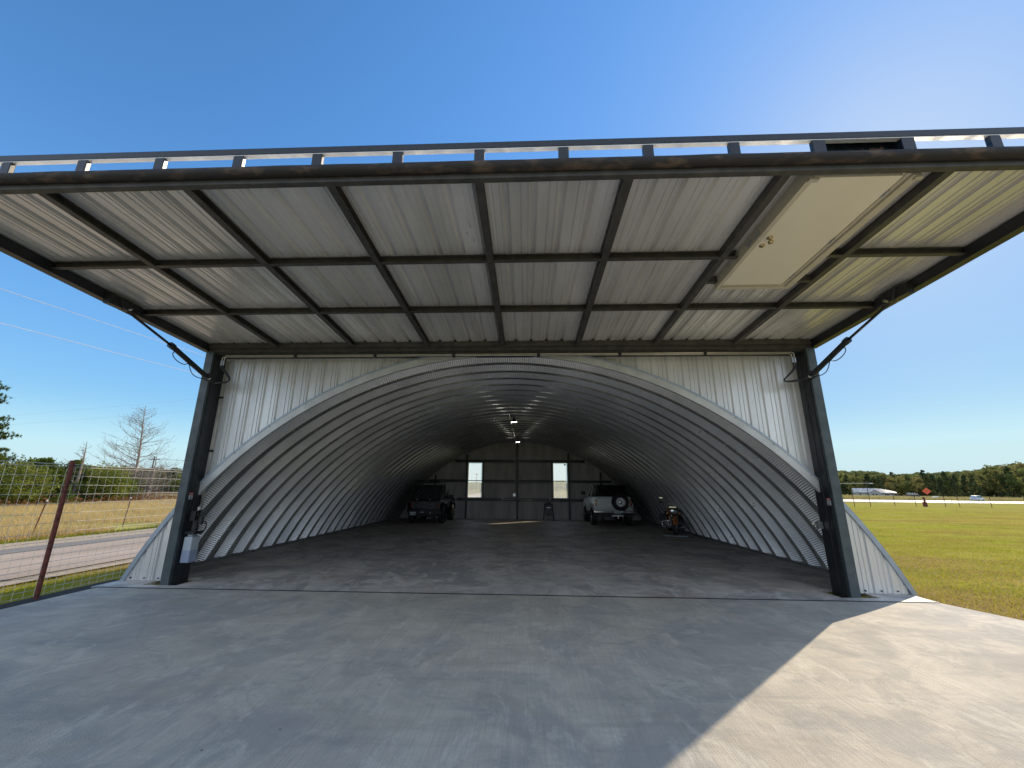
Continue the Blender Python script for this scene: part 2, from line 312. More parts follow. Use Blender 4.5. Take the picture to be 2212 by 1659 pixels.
def text(name, body, size, m, parent, M, depth=0.0):
    cu = bpy.data.curves.new(name, 'FONT'); cu.body = body; cu.size = size; cu.extrude = depth; cu.align_x = 'CENTER'; cu.align_y = 'CENTER'
    t = bpy.data.objects.new(name, cu); C.objects.link(t); bpy.context.view_layer.update()
    me = bpy.data.meshes.new_from_object(t.evaluated_get(bpy.context.evaluated_depsgraph_get())); bpy.data.objects.remove(t)
    me.transform(M); me.materials.clear(); me.materials.append(m)
    o = bpy.data.objects.new(name, me); C.objects.link(o)
    if parent is not None: o.parent = parent
    return o
FACE_CAM = Matrix.Rotation(pi/2, 4, 'X')        # text in the XZ plane read from -Y

# ------------------------------------------------------------------ terrain
def gz(x, y):
    z = -0.05 - 0.012*max(0, min(x, 200)-45)
    d = max(0.0, max(abs(x)-9, -y-16, y-20))
    return z + 0.05*noise.noise(Vector((x*.12, y*.12, 0)))*min(1, d/8)
def axis(lim, fine, n1, n2):
    a = [fine*i/n1 for i in range(n1)]
    r = (lim/fine)**(1/n2); b = [fine*r**i for i in range(n2+1)]
    p = a+b; return [-v for v in p[:0:-1]]+p
xs = axis(3000, 60, 60, 34); ys = axis(3000, 60, 60, 34)
g = MB(); nx = len(xs)
g.v = [(x, y, gz(x, y)) for y in ys for x in xs]
g.f = [(j*nx+i, j*nx+i+1, (j+1)*nx+i+1, (j+1)*nx+i) for j in range(len(ys)-1) for i in range(nx-1)]
g.mi = [0]*len(g.f)
tag(g.build('ground', lawn_m, smooth=True), None, None, kind='structure')
def sheet(name, m, cells, dz, kind='structure'):
    b = MB()
    for (p0, p1, q0, q1, nu, nv) in cells:      # bilinear patch p0-p1 along u, q0-q1 opposite
        vs = []; n0 = len(b.v)
        for j in range(nv+1):
            for i in range(nu+1):
                u = i/nu; v = j/nv
                x = (p0[0]*(1-u)+p1[0]*u)*(1-v)+(q0[0]*(1-u)+q1[0]*u)*v; y = (p0[1]*(1-u)+p1[1]*u)*(1-v)+(q0[1]*(1-u)+q1[1]*u)*v
                vs.append((x, y, gz(x, y)+dz))
        b.add(vs, [(j*(nu+1)+i, j*(nu+1)+i+1, (j+1)*(nu+1)+i+1, (j+1)*(nu+1)+i) for j in range(nv) for i in range(nu)])
    return tag(b.build(name, m, smooth=True), None, None, kind=kind)
sheet('dry_field', field_m, [((-120, -30), (-15.2, -30), (-120, 75), (-15.8, 75), 60, 80)], 0.02)
sheet('road_shoulder', gravel_m, [((-15.0, -60), (-8.55, -60), (-15.3, 150), (-8.9, 150), 8, 120)], 0.045)
sheet('road', asphalt_m, [((-13.6, -60), (-9.05, -60), (-13.5, 150), (-9.2, 150), 6, 120)], 0.065)
asph2_m = mat('older_dark_asphalt', (0.20, 0.18, 0.16), (0.28, 0.24, 0.20), 0.9, 0.9, bump=0.5, bscale=60, stretch=(1, .2, 1), detail=8)
sheet('road_edge_strip', asph2_m, [((-13.55, -60), (-12.5, -60), (-13.45, 150), (-12.6, 150), 3, 120)], 0.071)
hd = Vector((.905, .425)); hn = Vector((-.425, .905)); h0 = Vector((56, 70))
def hp(t, s): p = h0+hd*t+hn*s; return (p.x, p.y)
sheet('highway', highway_m, [(hp(-260, 0), hp(500, 0), hp(-260, 22), hp(500, 22), 120, 6)], 0.06)
sheet('brush_verge', brush_m, [(hp(-260, 24), hp(500, 24), hp(-260, 210), hp(500, 210), 60, 20)], 0.03)

# concrete: apron with ragged soil edge, hangar floor with two open pockets round the posts
b = MB()
ap = [(-6.95, -14), (9.4, -14), (8.5, -6), (7.75, -2.6), (7.38, -1.2), (7.08, -0.29), (-6.95, -0.29)]
b.add([(x, y, 0.0) for x, y in ap]+[(x, y, -0.2) for x, y in ap], [tuple(range(7))]+[(i, i+7, (i+1) % 7+7, (i+1) % 7) for i in range(7)])
tag(b.build('concrete_apron', apron_m), None, None, kind='structure')
b = MB()
xe = [-7.1, -6.38, -5.74, 5.72, 6.36, 7.1]; ye = [-0.265, -0.06, 0.56, 17.6]
for i in range(5):
    for j in range(3):
        if i in (1, 3) and j == 1: continue
        vs = [(xe[i], ye[j], 0), (xe[i+1], ye[j], 0), (xe[i+1], ye[j+1], 0), (xe[i], ye[j+1], 0)]; b.add(vs, [(0, 1, 2, 3)])
for (a, c_) in ((xe[1], xe[2]), (xe[3], xe[4])):
    q = [(a, ye[1]), (c_, ye[1]), (c_, ye[2]), (a, ye[2])]
    b.add([(x, y, z) for z in (0, -.16) for x, y in q], [(i, (i+1) % 4, (i+1) % 4+4, i+4) for i in range(4)])
q = [(xe[0], ye[0]), (xe[-1], ye[0]), (xe[-1], ye[-1]), (xe[0], ye[-1])]
b.add([(x, y, z) for z in (0, -.2) for x, y in q], [(i, (i+1) % 4, (i+1) % 4+4, i+4) for i in range(4)])
tag(b.build('hangar_floor', floor_m), None, None, kind='structure')
b = MB()
for (a, c_) in ((xe[1], xe[2]), (xe[3], xe[4])): b.box(a-.01, c_+.01, ye[1]-.01, ye[2]+.01, -.165, -.12)
b.box(-7.1, 7.1, -.30, -.255, -.2, -.02); b.box(-7.0, 7.06, -.312, -.262, -.1, .0025)
b.box(-7.32, -6.96, -14, 0.35, -.2, -.012)
tag(b.build('soil', dirt_m), None, None, kind='structure')

# ------------------------------------------------------------------ hangar
AX, AZ, RI = 0.06, -3.33, 7.70
LEN = 17.2
HG = thing('quonset_hangar', 'galvanised ribbed arch hangar with its steel door swung up over the concrete apron', 'hangar')
def arch_pt(r, th): return AX + r*sin(th), AZ + r*cos(th)
th0 = math.acos(-(AZ+0.0)/RI)*1.0
b = MB()
prof = []                                   # (y, radial offset, crimp amplitude)
P = 0.635; np_ = 26
for k in range(np_):
    y0 = .29 + k*P
    prof += [(y0, .17, .007), (y0+.36, .17, .007), (y0+.465, 0.0, .009), (y0+.635-.0, 0.0, .009)] if k == 0 else [(y0+.10, .17, .007), (y0+.355, .17, .007), (y0+.465, 0.0, .009), (y0+.635, 0.0, .009)]
prof.append((.29+np_*P+.10, .17, .007)); prof.append((17.26, .17, .007))
nt_ = 780
tha = [-(th0+.035) + 2*(th0+.035)*i/nt_ for i in range(nt_+1)]
m_ = len(prof)
for i, th in enumerate(tha):
    s_, c_ = sin(th), cos(th); w = 1 if i % 2 else -1
    for (y, ro, am) in prof:
        r = RI+ro+am*w; b.v.append((AX+r*s_, y, AZ+r*c_))
b.f = [(i*m_+j, i*m_+j+1, (i+1)*m_+j+1, (i+1)*m_+j) for i in range(nt_) for j in range(m_-1)]
b.mi = [0]*len(b.f)
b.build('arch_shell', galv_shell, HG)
# base channel where the arch meets the slab
for sx in (-1, 1):
    b = MB(); b.box(AX+sx*6.93-.03, AX+sx*6.93+.03, .32, LEN, 0.0, .07); b.build('base_channel', galv_shell, HG)
# bolt rows on shell lap joints
b = MB()
for lapth in (-.62, -.2, .25, .66):
    for k in range(0, 12):
        for dy in (.2,):
            x, z = arch_pt(RI-.012, lapth + (.012 if k % 2 else -.012)); b.box(x-.014, x+.014, .29+k*P+.54+dy*0-.014, .29+k*P+.54+.014, z-.014, z+.014)
b.each('lap_bolt', bright_m, HG)

def rib_profile(x0, x1, pitch=.305, hgt=.03, phase=0.0):
    out = []; k = math.floor((x0-phase)/pitch)-1
    base = [(0, 0), (.10, 0), (.104, .013), (.124, .013), (.128, 0), (.178, 0), (.182, .013), (.202, .013), (.206, 0), (.225, 0), (.247, 1), (.283, 1)]
    while k*pitch+phase < x1+pitch:
        for dx, h in base:
            x = k*pitch+phase+dx
            if x0 < x < x1: out.append((x, hgt if h == 1 else h*1.0))
        k += 1
    return [(x0, 0)]+out+[(x1, 0)]
def wall_strip(prof, y, zb, zt, side=1):
    b = MB()
    # subdivide so that the curved cut reads as a curve
    pr = []
    for (xa, ha), (xb, hb) in zip(prof, prof[1:]):
        n = max(1, int((xb-xa)/.05))
        for i in range(n): t = i/n; pr.append((xa+(xb-xa)*t, ha+(hb-ha)*t))
    pr.append(prof[-1])
    for (xa, ha), (xb, hb) in zip(pr, pr[1:]):
        za, zb_ = zb(xa), zb(xb); ta, tb = zt(xa), zt(xb)
        if ta-za < .004 and tb-zb_ < .004: continue
        b.add([(xa, y+side*ha, min(za, ta)), (xb, y+side*hb, min(zb_, tb)), (xb, y+side*hb, tb), (xa, y+side*ha, ta)], [(0, 1, 2, 3)])
    return b
RT = 7.82
def arc_z(x, r): return AZ + sqrt(max(0, r*r-(x-AX)**2))
for (x0, x1) in ((-5.92, -.9), (1.0, 5.92)):
    wall_strip(rib_profile(x0, x1), .312, lambda x: arc_z(x, RT-.03), lambda x: 4.40).build('front_wall_panel', galv_wall, HG)
# arch trim ring: flat pale face, returning lip, and thin flashing
def ring(r0, r1, y0, y1, th_a, th_b, n=160):
    b = MB()
    for i in range(n+1):
        th = th_a+(th_b-th_a)*i/n
        for (r, y) in ((r0, y1), (r0, y0), (r1, y0), (r1, y1)):
            x, z = arch_pt(r, th); b.v.append((x, y, z))
    b.f = [(i*4+k, i*4+k+1, i*4+k+5, i*4+k+4) for i in range(n) for k in range(3)]; b.mi = [0]*len(b.f); return b
thT = math.acos(-AZ/RT)
ring(RI-.012, RT, .235, .30, -.9, .9, 220).build('arch_trim', trim_m, HG)
t_ = ring(RT-.001, RT+.035, .226, .298, -.9, .9, 220).build('edge_flashing', flash_m, HG)
b = MB()
for th in [-.86+.105*i for i in range(17)]:
    x, z = arch_pt(RT-.02, th); b.tube([(x, .226, z), (x, .236, z)], .008, 6)
b.each('trim_screw', ink_m, HG)
for sx in (-1, 1):
    xa, xb = (-7.06, -6.07) if sx < 0 else (6.07, 7.14)
    ww = lambda x: arc_z(x, 7.81)
    o = wall_strip(rib_profile(xa, xb, phase=.02 if sx < 0 else .12), .245, lambda x: 0.004, lambda x: max(0.004, ww(x)-.01)).build('wing_panel', galv_wall, HG)
    a0, a1 = (-thT-.005, -.905) if sx < 0 else (.905, thT+.005)
    ring(7.79, 7.87, .215, .32, a0, a1, 50).build('wing_trim', flash_m, o)
    b = MB()
    for i in range(3): b.tube([(sx*(6.35+.27*i), .222, .05), (sx*(6.35+.27*i), .262, .05)], .012, 8)
    b.each('screw', ink_m, o)

# posts: deep section with a lighter outer flange and a seam line
for sx in (-1, 1):
    b = MB(); b.box(*sorted((sx*5.885, sx*6.02)), .012, .385, -.12, 4.40); b.box(*sorted((sx*5.876, sx*5.90)), .15, .158, -.1, 4.38)
    p = b.build('post', steel_m, HG, bev=.008)
    b = MB(); b.box(*sorted((sx*5.90, sx*6.06)), -.05, .01, -.12, 4.395); b.build('flange', flange_m, p, bev=.006)
    b = MB(); b.box(*sorted((sx*6.022, sx*6.18)), .20, .243, 1.4, 4.39); b.build('hidden_shadow_plate', flange_m, p)  # plate out of view behind the flange, shaped to widen the post's shadow
    # sticker on the inner face
    xx = sx*5.880
    zb = 1.47
    b = MB(); b.cur = 0; b.box(xx-.003, xx+.003, .012+.0, .10, zb, zb+.075)
    b.cur = 1; b.box(xx-.0035, xx+.0035, .014, .098, zb+.077, zb+.125)
    b.cur = 2
    for i in range(3): b.box(xx-.0042, xx+.0042, .022, .088-.01*i, zb+.012+.02*i, zb+.020+.02*i)
    b.cur = 0; b.box(xx-.0046, xx+.0046, .022, .090, zb+.092, zb+.110)
    lab(b.build('warning_sticker', [stick_m, redink_m, ink_m], p), 'small white sticker with a red heading band')
# fixed header
b = MB(); b.box(-5.88, 5.88, .06, .30, 4.335, 4.52); b.build('header_beam', steel_m, HG)
# pale hydraulic lines along the header and down the left post
b = MB()
for i, z in enumerate((4.285, 4.312)):
    b.tube([(-5.72+.05*i, .0, z), (5.60+.05*i, .0, z)], .0095, 8)
    b.tube([(5.60+.05*i, .0, z), (5.63+.05*i, -.005, z-.02), (5.635+.05*i, -.005, 4.20)], .0095, 8)
    b.tube([(-5.72+.05*i, .0, z), (-5.725+.05*i, -.005, z-.02), (-5.73+.05*i, -.005, 4.19)], .0095, 8)
for i in range(2):
    b.tube([(-5.845+.028*i, .30, 4.29), (-5.845+.028*i, .30, 1.36)], .008, 8)
b.build('hydraulic_line', hyd_m, HG, smooth=True)
b = MB()
for x in (-4.2, -2.55, -.95, .75, 2.35, 4.0): b.box(x-.03, x+.03, -.015, .06, 4.262, 4.335)
for z in (3.5, 2.4, 1.7): b.box(-5.87, -5.80, .285, .32, z-.02, z+.02)
b.each('line_clamp', black_m, HG)
b = MB()
for sx in (-1, 1):
    for i in range(2):
        x = (5.635+.05*i) if sx > 0 else (-5.73+.05*i); b.tube([(x, -.005, 4.20), (x, -.005, 4.10)], [.016, .014], 8)
    b.tube([(sx*5.86, -.14, 3.79), (sx*5.80, -.15, 3.77), (sx*5.78, -.15, 3.80)], .014, 8)
b.each('hydraulic_fitting', bright_m, HG)
def bez(p0, p1, p2, p3, n=16):
    out = []
    for i in range(n+1):
        t = i/n; out.append(Vector(p0)*(1-t)**3+Vector(p1)*3*t*(1-t)**2+Vector(p2)*3*t*t*(1-t)+Vector(p3)*t**3)
    return out
b = MB()
for i in range(2):
    b.tube(bez((-5.73+.05*i, -.005, 4.10), (-5.70+.03*i, -.03, 3.95), (-5.15, -.05, 3.70+.02*i), (-5.72, -.10, 3.72-.02*i)), .014, 8)
    b.tube([(-5.72, -.10, 3.72-.02*i), (-5.88, -.14, 3.78)], .014, 8)
b.build('hydraulic_hose', black_m, HG, smooth=True)
b = MB()
for i in range(2):
    b.tube(bez((5.635+.05*i, -.005, 4.10), (5.72, -.05, 3.88), (5.0, -.06, 3.62+.02*i), (5.66, -.10, 3.74-.02*i)), .014, 8)
    b.tube([(5.66, -.10, 3.74-.02*i), (5.86, -.14, 3.82)], .014, 8)
b.build('hydraulic_hose', black_m, HG, smooth=True)
# door rams
for sx in (-1, 1):
    p0 = Vector((sx*5.87, -.12, 3.82)); p1 = Vector((sx*5.95, -1.0, 4.19)); p2 = Vector((sx*5.96, -1.95, 4.47))
    b = MB(); b.tube([p0, p0+(p1-p0)*.06, p0+(p1-p0)*.08, p1], [.032, .034, .047, .047], 14); d = (p2-p1).normalized(); b.tube([p1-d*.07, p1+d*.02], .056, 14)
    rm = b.build('lift_ram', steel_m, HG, smooth=False)
    b = MB(); b.tube([p1, p2], .021, 12); b.build('ram_rod', chrome_m if False else steel_m, rm, smooth=True)
    q = p0.lerp(p1, .88)+Vector((0, 0, -.05))
    b = MB(); b.tube(bez(q+Vector((0, 0, .01)), q+Vector((0, -.16, -.09)), p0.lerp(p1, .62)+Vector((0, -.02, -.20)), p0.lerp(p1, .55)+Vector((0, 0, -.06)), 10) +
           bez(p0.lerp(p1, .5)+Vector((0, 0, -.06)), p0.lerp(p1, .42)+Vector((0, 0, -.22)), p0.lerp(p1, .3)+Vector((0, 0, -.2)), p0+Vector((0, .02, -.03)), 10), .008, 6)
    b.build('ram_hose', black_m, rm, smooth=True)
    b = MB(); b.box(*sorted((sx*5.84, sx*5.92)), -.16, .02, 3.76, 3.90); b.tube([(sx*5.80, -.12, 3.82), (sx*5.97, -.12, 3.82)], .02, 10)
    b.build('ram_bracket', steel_m, rm)
    b = MB(); b.box(*sorted((sx*5.90, sx*6.02)), -2.25, -1.72, 4.44, 4.60); b.beam((sx*5.9, -2.02, 4.42), (sx*5.9, -2.12, 4.60), .02, .06, (1, 0, 0)); b.build('ram_gusset', steel_m, rm, bev=.01)
    b = MB(); b.tube([(sx*5.85, -1.93, 4.47), (sx*6.05, -1.93, 4.47)], .022, 12); b.build('ram_pin', bright_m, rm)
# limit switch on right post
b = MB(); b.box(5.79, 5.875, .30, .36, 1.05, 1.17); b.tube([(5.78, .33, 1.13), (5.70, .31, 1.14)], .012, 8); b.tube([(5.70, .29, 1.14), (5.70, .33, 1.14)], .028, 12); b.build('limit_switch', bright_m, HG)
# pump unit at left post
b = MB(); b.box(-5.86, -5.70, .06, .26, .36, .80); b.box(-5.83, -5.74, .09, .22, .80, .86)
pu = b.build('pump_tank', plast_m, HG, bev=.02)
b = MB(); b.box(-5.863, -5.698, .058, .262, .345, .58); b.build('fluid', fluid_m, pu, bev=.02)
b = MB(); b.tube([(-5.78, .17, .88), (-5.78, .17, 1.10)], .06, 12); b.box(-5.86, -5.68, .06, .27, .84, .89); b.tube([(-5.66, .14, 1.02), (-5.66, .14, 1.14)], .045, 12); b.box(-5.84, -5.74, .08, .2, 1.08, 1.26)
b.build('pump_motor', black_m, pu)
b = MB()
cen = Vector((-5.64, .14, .97))
b.tube([cen+Vector((.10*cos(a), .01*sin(3*a), .12*sin(a))) for a in [2*pi*i/24 for i in range(25)]], .012, 8, cap=False)
b.tube([Vector((-5.69, .12, 1.22))+Vector((.05*cos(a), 0, .055*sin(a))) for a in [2*pi*i/20 for i in range(21)]], .008, 6, cap=False)
b.build('hose_coil', black_m, pu, smooth=True)
b = MB()
for i in range(2): b.tube([(-5.845+.028*i, .30, 1.36), (-5.83+.028*i, .25, 1.27)], .014, 8); b.tube([(-5.80+.03*i, .2, 1.24), (-5.80+.03*i, .2, 1.33)], .013, 8)
b.each('pump_fitting', bright_m, pu)

# rear wall of corrugated sheets with two window openings
YR = LEN
wins = [(-2.98, -2.17), (2.05, 2.87)]; WZ0, WZ1 = 1.19, 3.18
b = MB(); xw = -7.05; cols = []
while xw <= 7.2:
    cols.append(xw); xw += .034
for i in range(len(cols)-1):
    xa, xb = cols[i], cols[i+1]; ya = YR+(.009 if i % 2 else -.009); yb = YR+(-.009 if i % 2 else .009)
    xm = (xa+xb)/2; zt = max(.0, arc_z(xm, RI+.175)); segs = [(0, zt)]
    for (w0, w1) in wins:
        if w0 < xm < w1: segs = [(0, WZ0), (WZ1, zt)]
    for z0, z1 in segs: b.add([(xa, ya, z0), (xb, yb, z0), (xb, yb, z1), (xa, ya, z1)], [(0, 1, 2, 3)])
b.build('rear_wall', galv_rear, HG)
for (x, wd) in ((-4.92, .07), (-3.06, .09), (-.07, .11), (2.95, .09), (4.8, .07)):
    b = MB(); b.box(x-wd/2, x+wd/2, YR-.17, YR-.02, 0, arc_z(x, RI-.05)); b.build('column', steel_m, HG)
for z in (3.28, 2.12, 1.07):
    hw = sqrt((RI-.05)**2-(z-AZ)**2); gaps = [-hw, hw]
    segs = [(-hw, hw)] if z > 3.2 or z < 1.15 else [(-hw, wins[0][0]-.02), (wins[0][1]+.02, wins[1][0]-.02), (wins[1][1]+.02, hw)]
    for a, c_ in segs:
        b = MB(); b.box(AX+a if a == -hw else a, AX+c_ if c_ == hw else c_, YR-.13, YR-.022, z-.075, z+.075); b.build('girt', steel_m, HG)
for k, (w0, w1) in enumerate(wins):
    b = MB()
    for (x0, x1, z0, z1) in ((w0-.05, w0, WZ0-.05, WZ1+.05), (w1, w1+.05, WZ0-.05, WZ1+.05), (w0, w1, WZ0-.05, WZ0), (w0, w1, WZ1, WZ1+.05)): b.box(x0, x1, YR-.06, YR+.09, z0, z1)
    wf = b.build('window', jamb_m if False else trim_m, HG)
    b = MB(); b.box(w0, w1, YR+.01, YR+.05, 2.13, 2.165); b.build('meeting_rail', steel_m, wf)
    b = MB(); b.box(w0-.12, w0-.055, YR-.15, YR-.024, 1.15, 3.2); b.box(w1+.055, w1+.11, YR-.15, YR-.024, 1.15, 3.2); b.build('jamb_post', steel_m, wf)
    gm, nt, pb = newmat('dusty_pane%d' % k)
    pb.inputs['Base Color'].default_value = (.8, .85, .85, 1); pb.inputs['Roughness'].default_value = .35
    tr = nt.nodes.new('ShaderNodeBsdfTransparent'); mx = nt.nodes.new('ShaderNodeMixShader'); mx.inputs[0].default_value = .26
    tl_ = nt.nodes.new('ShaderNodeBsdfTranslucent'); tl_.inputs[0].default_value = (.9, .92, .9, 1); mx2 = nt.nodes.new('ShaderNodeMixShader'); mx2.inputs[0].default_value = .25
    nt.links.new(tl_.outputs[0], mx2.inputs[1]); nt.links.new(pb.outputs[0], mx2.inputs[2])
    nt.links.new(tr.outputs[0], mx.inputs[1]); nt.links.new(mx2.outputs[0], mx.inputs[2]); nt.links.new(mx.outputs[0], nt.nodes['Material Output'].inputs[0])
    b = MB(); b.box(w0, w1, YR+.028, YR+.032, WZ0, 2.13); b.box(w0, w1, YR+.028, YR+.032, 2.165, WZ1); b.build('pane', gm, wf)
b = MB(); b.box(2.70, 2.80, YR+.012, YR+.016, 3.05, 3.13); lab(b.build('pane_label', stick_m, HG), 'small square sticker in the top corner of the right window')
for x in (-3.66, -.93, 1.83):
    b = MB(); b.box(x-.055, x+.055, YR-.185, YR-.135, 1.055, 1.165); b.build('outlet_box', stick_m, HG)
b = MB(); b.box(-.31, -.17, YR-.10, YR-.03, 1.26, 1.42); b.build('switch_box', bright_m, HG)
b = MB(); b.tube([(-.93, YR-.15, 1.09), (-.30, YR-.15, 1.09), (-.24, YR-.12, 1.14), (-.24, YR-.10, 1.26)], .013, 8); b.tube([(.1, YR-.15, 1.06), (1.83, YR-.15, 1.06), (2.4, YR-.15, 1.06)], .013, 8)
b.tube([(-.20, YR-.10, 1.42), (-.20, YR-.16, 2.0), (-.20, YR-.17, 4.2)], .012, 8); b.tube([(-.14, 7.0, arc_z(-.1, RI-.03)), (-.14, YR-.2, arc_z(-.1, RI-.03))], .012, 8)
b.build('conduit', bright_m, HG)
# steel outlet boxes of the ceiling
for y in (7.9, 10.9):
    b = MB(); x = -.14; z = arc_z(x, RI-.03); b.box(x-.06, x+.06, y-.06, y+.06, z-.07, z); b.build('junction_box', bright_m, HG)

# ------------------------------------------------------------------ big hinged door
ANG = 0.0509
DM = Matrix.Translation((0, 0, 4.4508)) @ Matrix(((1, 0, 0, 0), (0, -cos(ANG), sin(ANG), 0), (0, sin(ANG), cos(ANG), 0), (0, 0, 0, 1)))
# local door coordinates: x, d (out from hinge), n (up)
pr = rib_profile(-6.12, 6.12, hgt=.050, phase=.03)
b = MB()
for (xa, ha), (xb, hb) in zip(pr, pr[1:]):
    b.add([DM @ Vector(v) for v in ((xa, .02, .105+ha), (xb, .02, .105+hb), (xb, 4.46, .105+hb), (xa, 4.46, .105+ha))], [(0, 1, 2, 3)])
DR = b.build('hangar_door', galv_door, HG)
DX = [-6.136, -4.567, -2.988, -1.469, .042, 1.532, 3.041, 4.56, 6.161]
for x in DX[1:-1]:
    b = MB(); w = .042
    b.box(x-w, x+w,   .09, 4.43, 0, .008, DM); b.box(x-w, x-w+.012, .09, 4.43, .008, .098, DM); b.box(x-w, x+w, .09, 4.43, .09, .099, DM)
    b.build('door_stud', frame_m, DR)
for sx in (-1, 1):
    b = MB(); b.box(*sorted((sx*6.02, sx*6.14)), -.03, 4.47, -.055, -.045, DM); b.box(*sorted((sx*6.11, sx*6.14)), -.03, 4.47, -.045, .12, DM); b.box(*sorted((sx*6.02, sx*6.05)), -.03, 4.47, -.043, .095, DM)
    b.build('side_rail', steel_m, DR)
for d in (1.56, 2.975):
    for i in range(8):
        x0, x1 = DX[i]+.044, DX[i+1]-.044
        if i == 0: x0 = -6.02
        if i == 7: x1 = 6.02
        segs = [(x0, x1)]
        if i == 6 and d > 2: segs = [(x0, 3.22), (4.28, x1)]
        for a, c_ in segs:
            b = MB(); b.box(a, c_, d-.03, d+.03, .003, .010, DM); b.box(a, c_, d-.03, d-.022, .010, .095, DM); b.box(a, c_, d-.03, d+.03, .088, .0945, DM)
            b.build('cross_bar', frame_m, DR)
for a, c_ in ((3.085, 3.22), (4.28, 4.516)):
    b = MB(); b.box(a, c_, 2.34, 2.40, .003, .095, DM); b.build('cross_bar', frame_m, DR)
b = MB(); b.box(-6.0, 6.0, .035, .09, .0, .10, DM); b.box(-6.1, 6.1, -.04, .05, .093, .16, DM); b.box(-6.05, 6.05, -.04, .03, -.07, .09, DM); b.box(-5.9, 5.9, -.055, -.042, -.10, .02, DM)
b.build('hinge_rail', frame_m, DR, bev=.006)
b = MB()
for i in range(13):
    x = -5.7+.95*i; b.tube([DM @ Vector((x, -.06, -.03)), DM @ Vector((x+.15, -.06, -.03))], .022, 10)
b.each('door_hinge', frame_m, DR)
b = MB(); b.box(-6.14, 6.14, 4.405, 4.475, -.060, .10, DM); b.build('bottom_rail', frame_m, DR, bev=.008)
b = MB(); n_ = 90
b.tube([(-6.3+12.6*i/n_, -4.50+.004*noise.noise(Vector((i*.3, 0, 0))), 4.722+.004*noise.noise(Vector((i*.3, 5, 0)))) for i in range(n_+1)], .055, 16)
b.build('bottom_pipe', pipe_m, DR, smooth=True)
b = MB(); b.box(-6.3, 6.3, -4.50, -4.447, 4.937, 5.015); b.build('truss_rail', rail_m, DR, bev=.008)
b = MB(); b.box(-6.28, 6.28, -4.498, -4.449, 4.931, 4.9365); b.build('rail_bounce_strip', bounce_paint, DR)  # added pale strip, reflected sun under the rail put into its colour
k = -5.64
TX = [-4.83-.82, -4.83, -4.01, -3.19, -2.37, -1.56, -.75, .06, .88, 1.69, 2.50, 3.28, 4.09, 4.87, 5.69]
for x in TX:
    wd = .05 if not 3 < x < 4.3 else .06
    b = MB(); b.box(x-wd, x+wd, -4.498, -4.45, 4.75, 4.9305); b.build('truss_post', rail_m, DR, bev=.006)
b = MB(); b.box(3.34, 4.03, -4.40, -4.39, 4.76, 4.98); b.box(3.34, 4.03, -4.447, -4.39, 4.98, 4.99); b.box(3.33, 3.345, -4.45, -4.39, 4.76, 4.98); b.box(4.03, 4.042, -4.45, -4.39, 4.76, 4.98)
b.build('pocket_panel', rail_m, DR)
# walk door set in the big door
b = MB()
for (x0, x1, d0, d1) in ((3.23, 3.285, 2.27, 4.37), (4.185, 4.27, 2.27, 4.37), (3.285, 4.185, 2.27, 2.335)): b.box(x0, x1, d0, d1, -.055, .13, DM)
for (x0, x1, d0, d1) in ((4.14, 4.183, 2.335, 4.37), (3.285, 4.14, 2.337, 2.37)): b.box(x0, x1, d0, d1, -.030, .10, DM)
for (x0, x1, d0, d1) in ((4.10, 4.139, 2.37, 4.37), (3.29, 4.10, 2.372, 2.40)): b.box(x0, x1, d0, d1, -.018, .09, DM)
b.build('walk_door_frame', jamb_m, DR, bev=.003)
b = MB(); b.box(3.287, 4.10, 2.405, 4.365, -.052, -.01, DM); b.build('walk_door', door_m, DR, bev=.002)
def dpt(x, d, n): return DM @ Vector((x, d, n))
b = MB(); nm = DM.to_3x3() @ Vector((0, 0, -1))
def knob(b, x, d, prof):
    p = dpt(x, d, -.052); M = Matrix.Translation(p) @ nm.to_track_quat('Z', 'Y').to_matrix().to_4x4(); b.lathe(prof, M, 18)
knob(b, 3.355, 3.46, [(.001, .0), (.034, .0), (.034, .008), (.012, .012), (.012, .04), (.027, .048), (.031, .062), (.025, .076), (.001, .08)])
b.build('door_knob', brass_m, DR, smooth=True)
b = MB(); knob(b, 3.345, 3.31, [(.001, .0), (.032, .0), (.03, .012), (.001, .014)]); knob(b, 3.345, 3.31, [(.001, .014), (.008, .014), (.008, .03), (.001, .03)]); b.build('deadbolt', brass_m, DR, smooth=True)
b = MB(); b.box(3.215, 3.229, 3.40, 3.50, -.03, .02, DM); b.box(3.215, 3.229, 3.24, 3.34, -.03, .02, DM); b.each('strike_plate', bright_m, DR)
b = MB(); b.box(3.23, 3.32, 4.33, 4.372, -.075, -.056, DM); b.box(4.21, 4.28, 4.33, 4.372, -.075, -.056, DM); b.each('door_clip', brass_m if False else hyd_m, DR)
b = MB()
for d in (2.62, 3.38, 4.14): b.box(4.096, 4.118, d-.05, d+.05, -.060, -.050, DM); b.tube([dpt(4.108, d-.05, -.062), dpt(4.108, d+.05, -.062)], .007, 8)
b.each('walk_door_hinge', bright_m, DR, per=2)
# nest debris in the pocket
r2 = random.Random(3); b = MB()
for i in range(260):
    x = 3.80+r2.gauss(0, .055); z = 4.79+abs(r2.gauss(0, .012))*max(.2, 1-abs(x-3.80)*5); y = -4.47+r2.uniform(-.03, .04)
    a = r2.uniform(0, pi); l = r2.uniform(.015, .045); b.tube([(x-l*cos(a), y, z-.3*l*sin(a)), (x+l*cos(a), y+r2.uniform(-.01, .01), z+.3*l*sin(a)+r2.uniform(0, .006))], .0022, 3)
tag(b.build('bird_nest', nest_m), 'ragged brown straw nest on the rusty pipe of the raised door', 'nest')

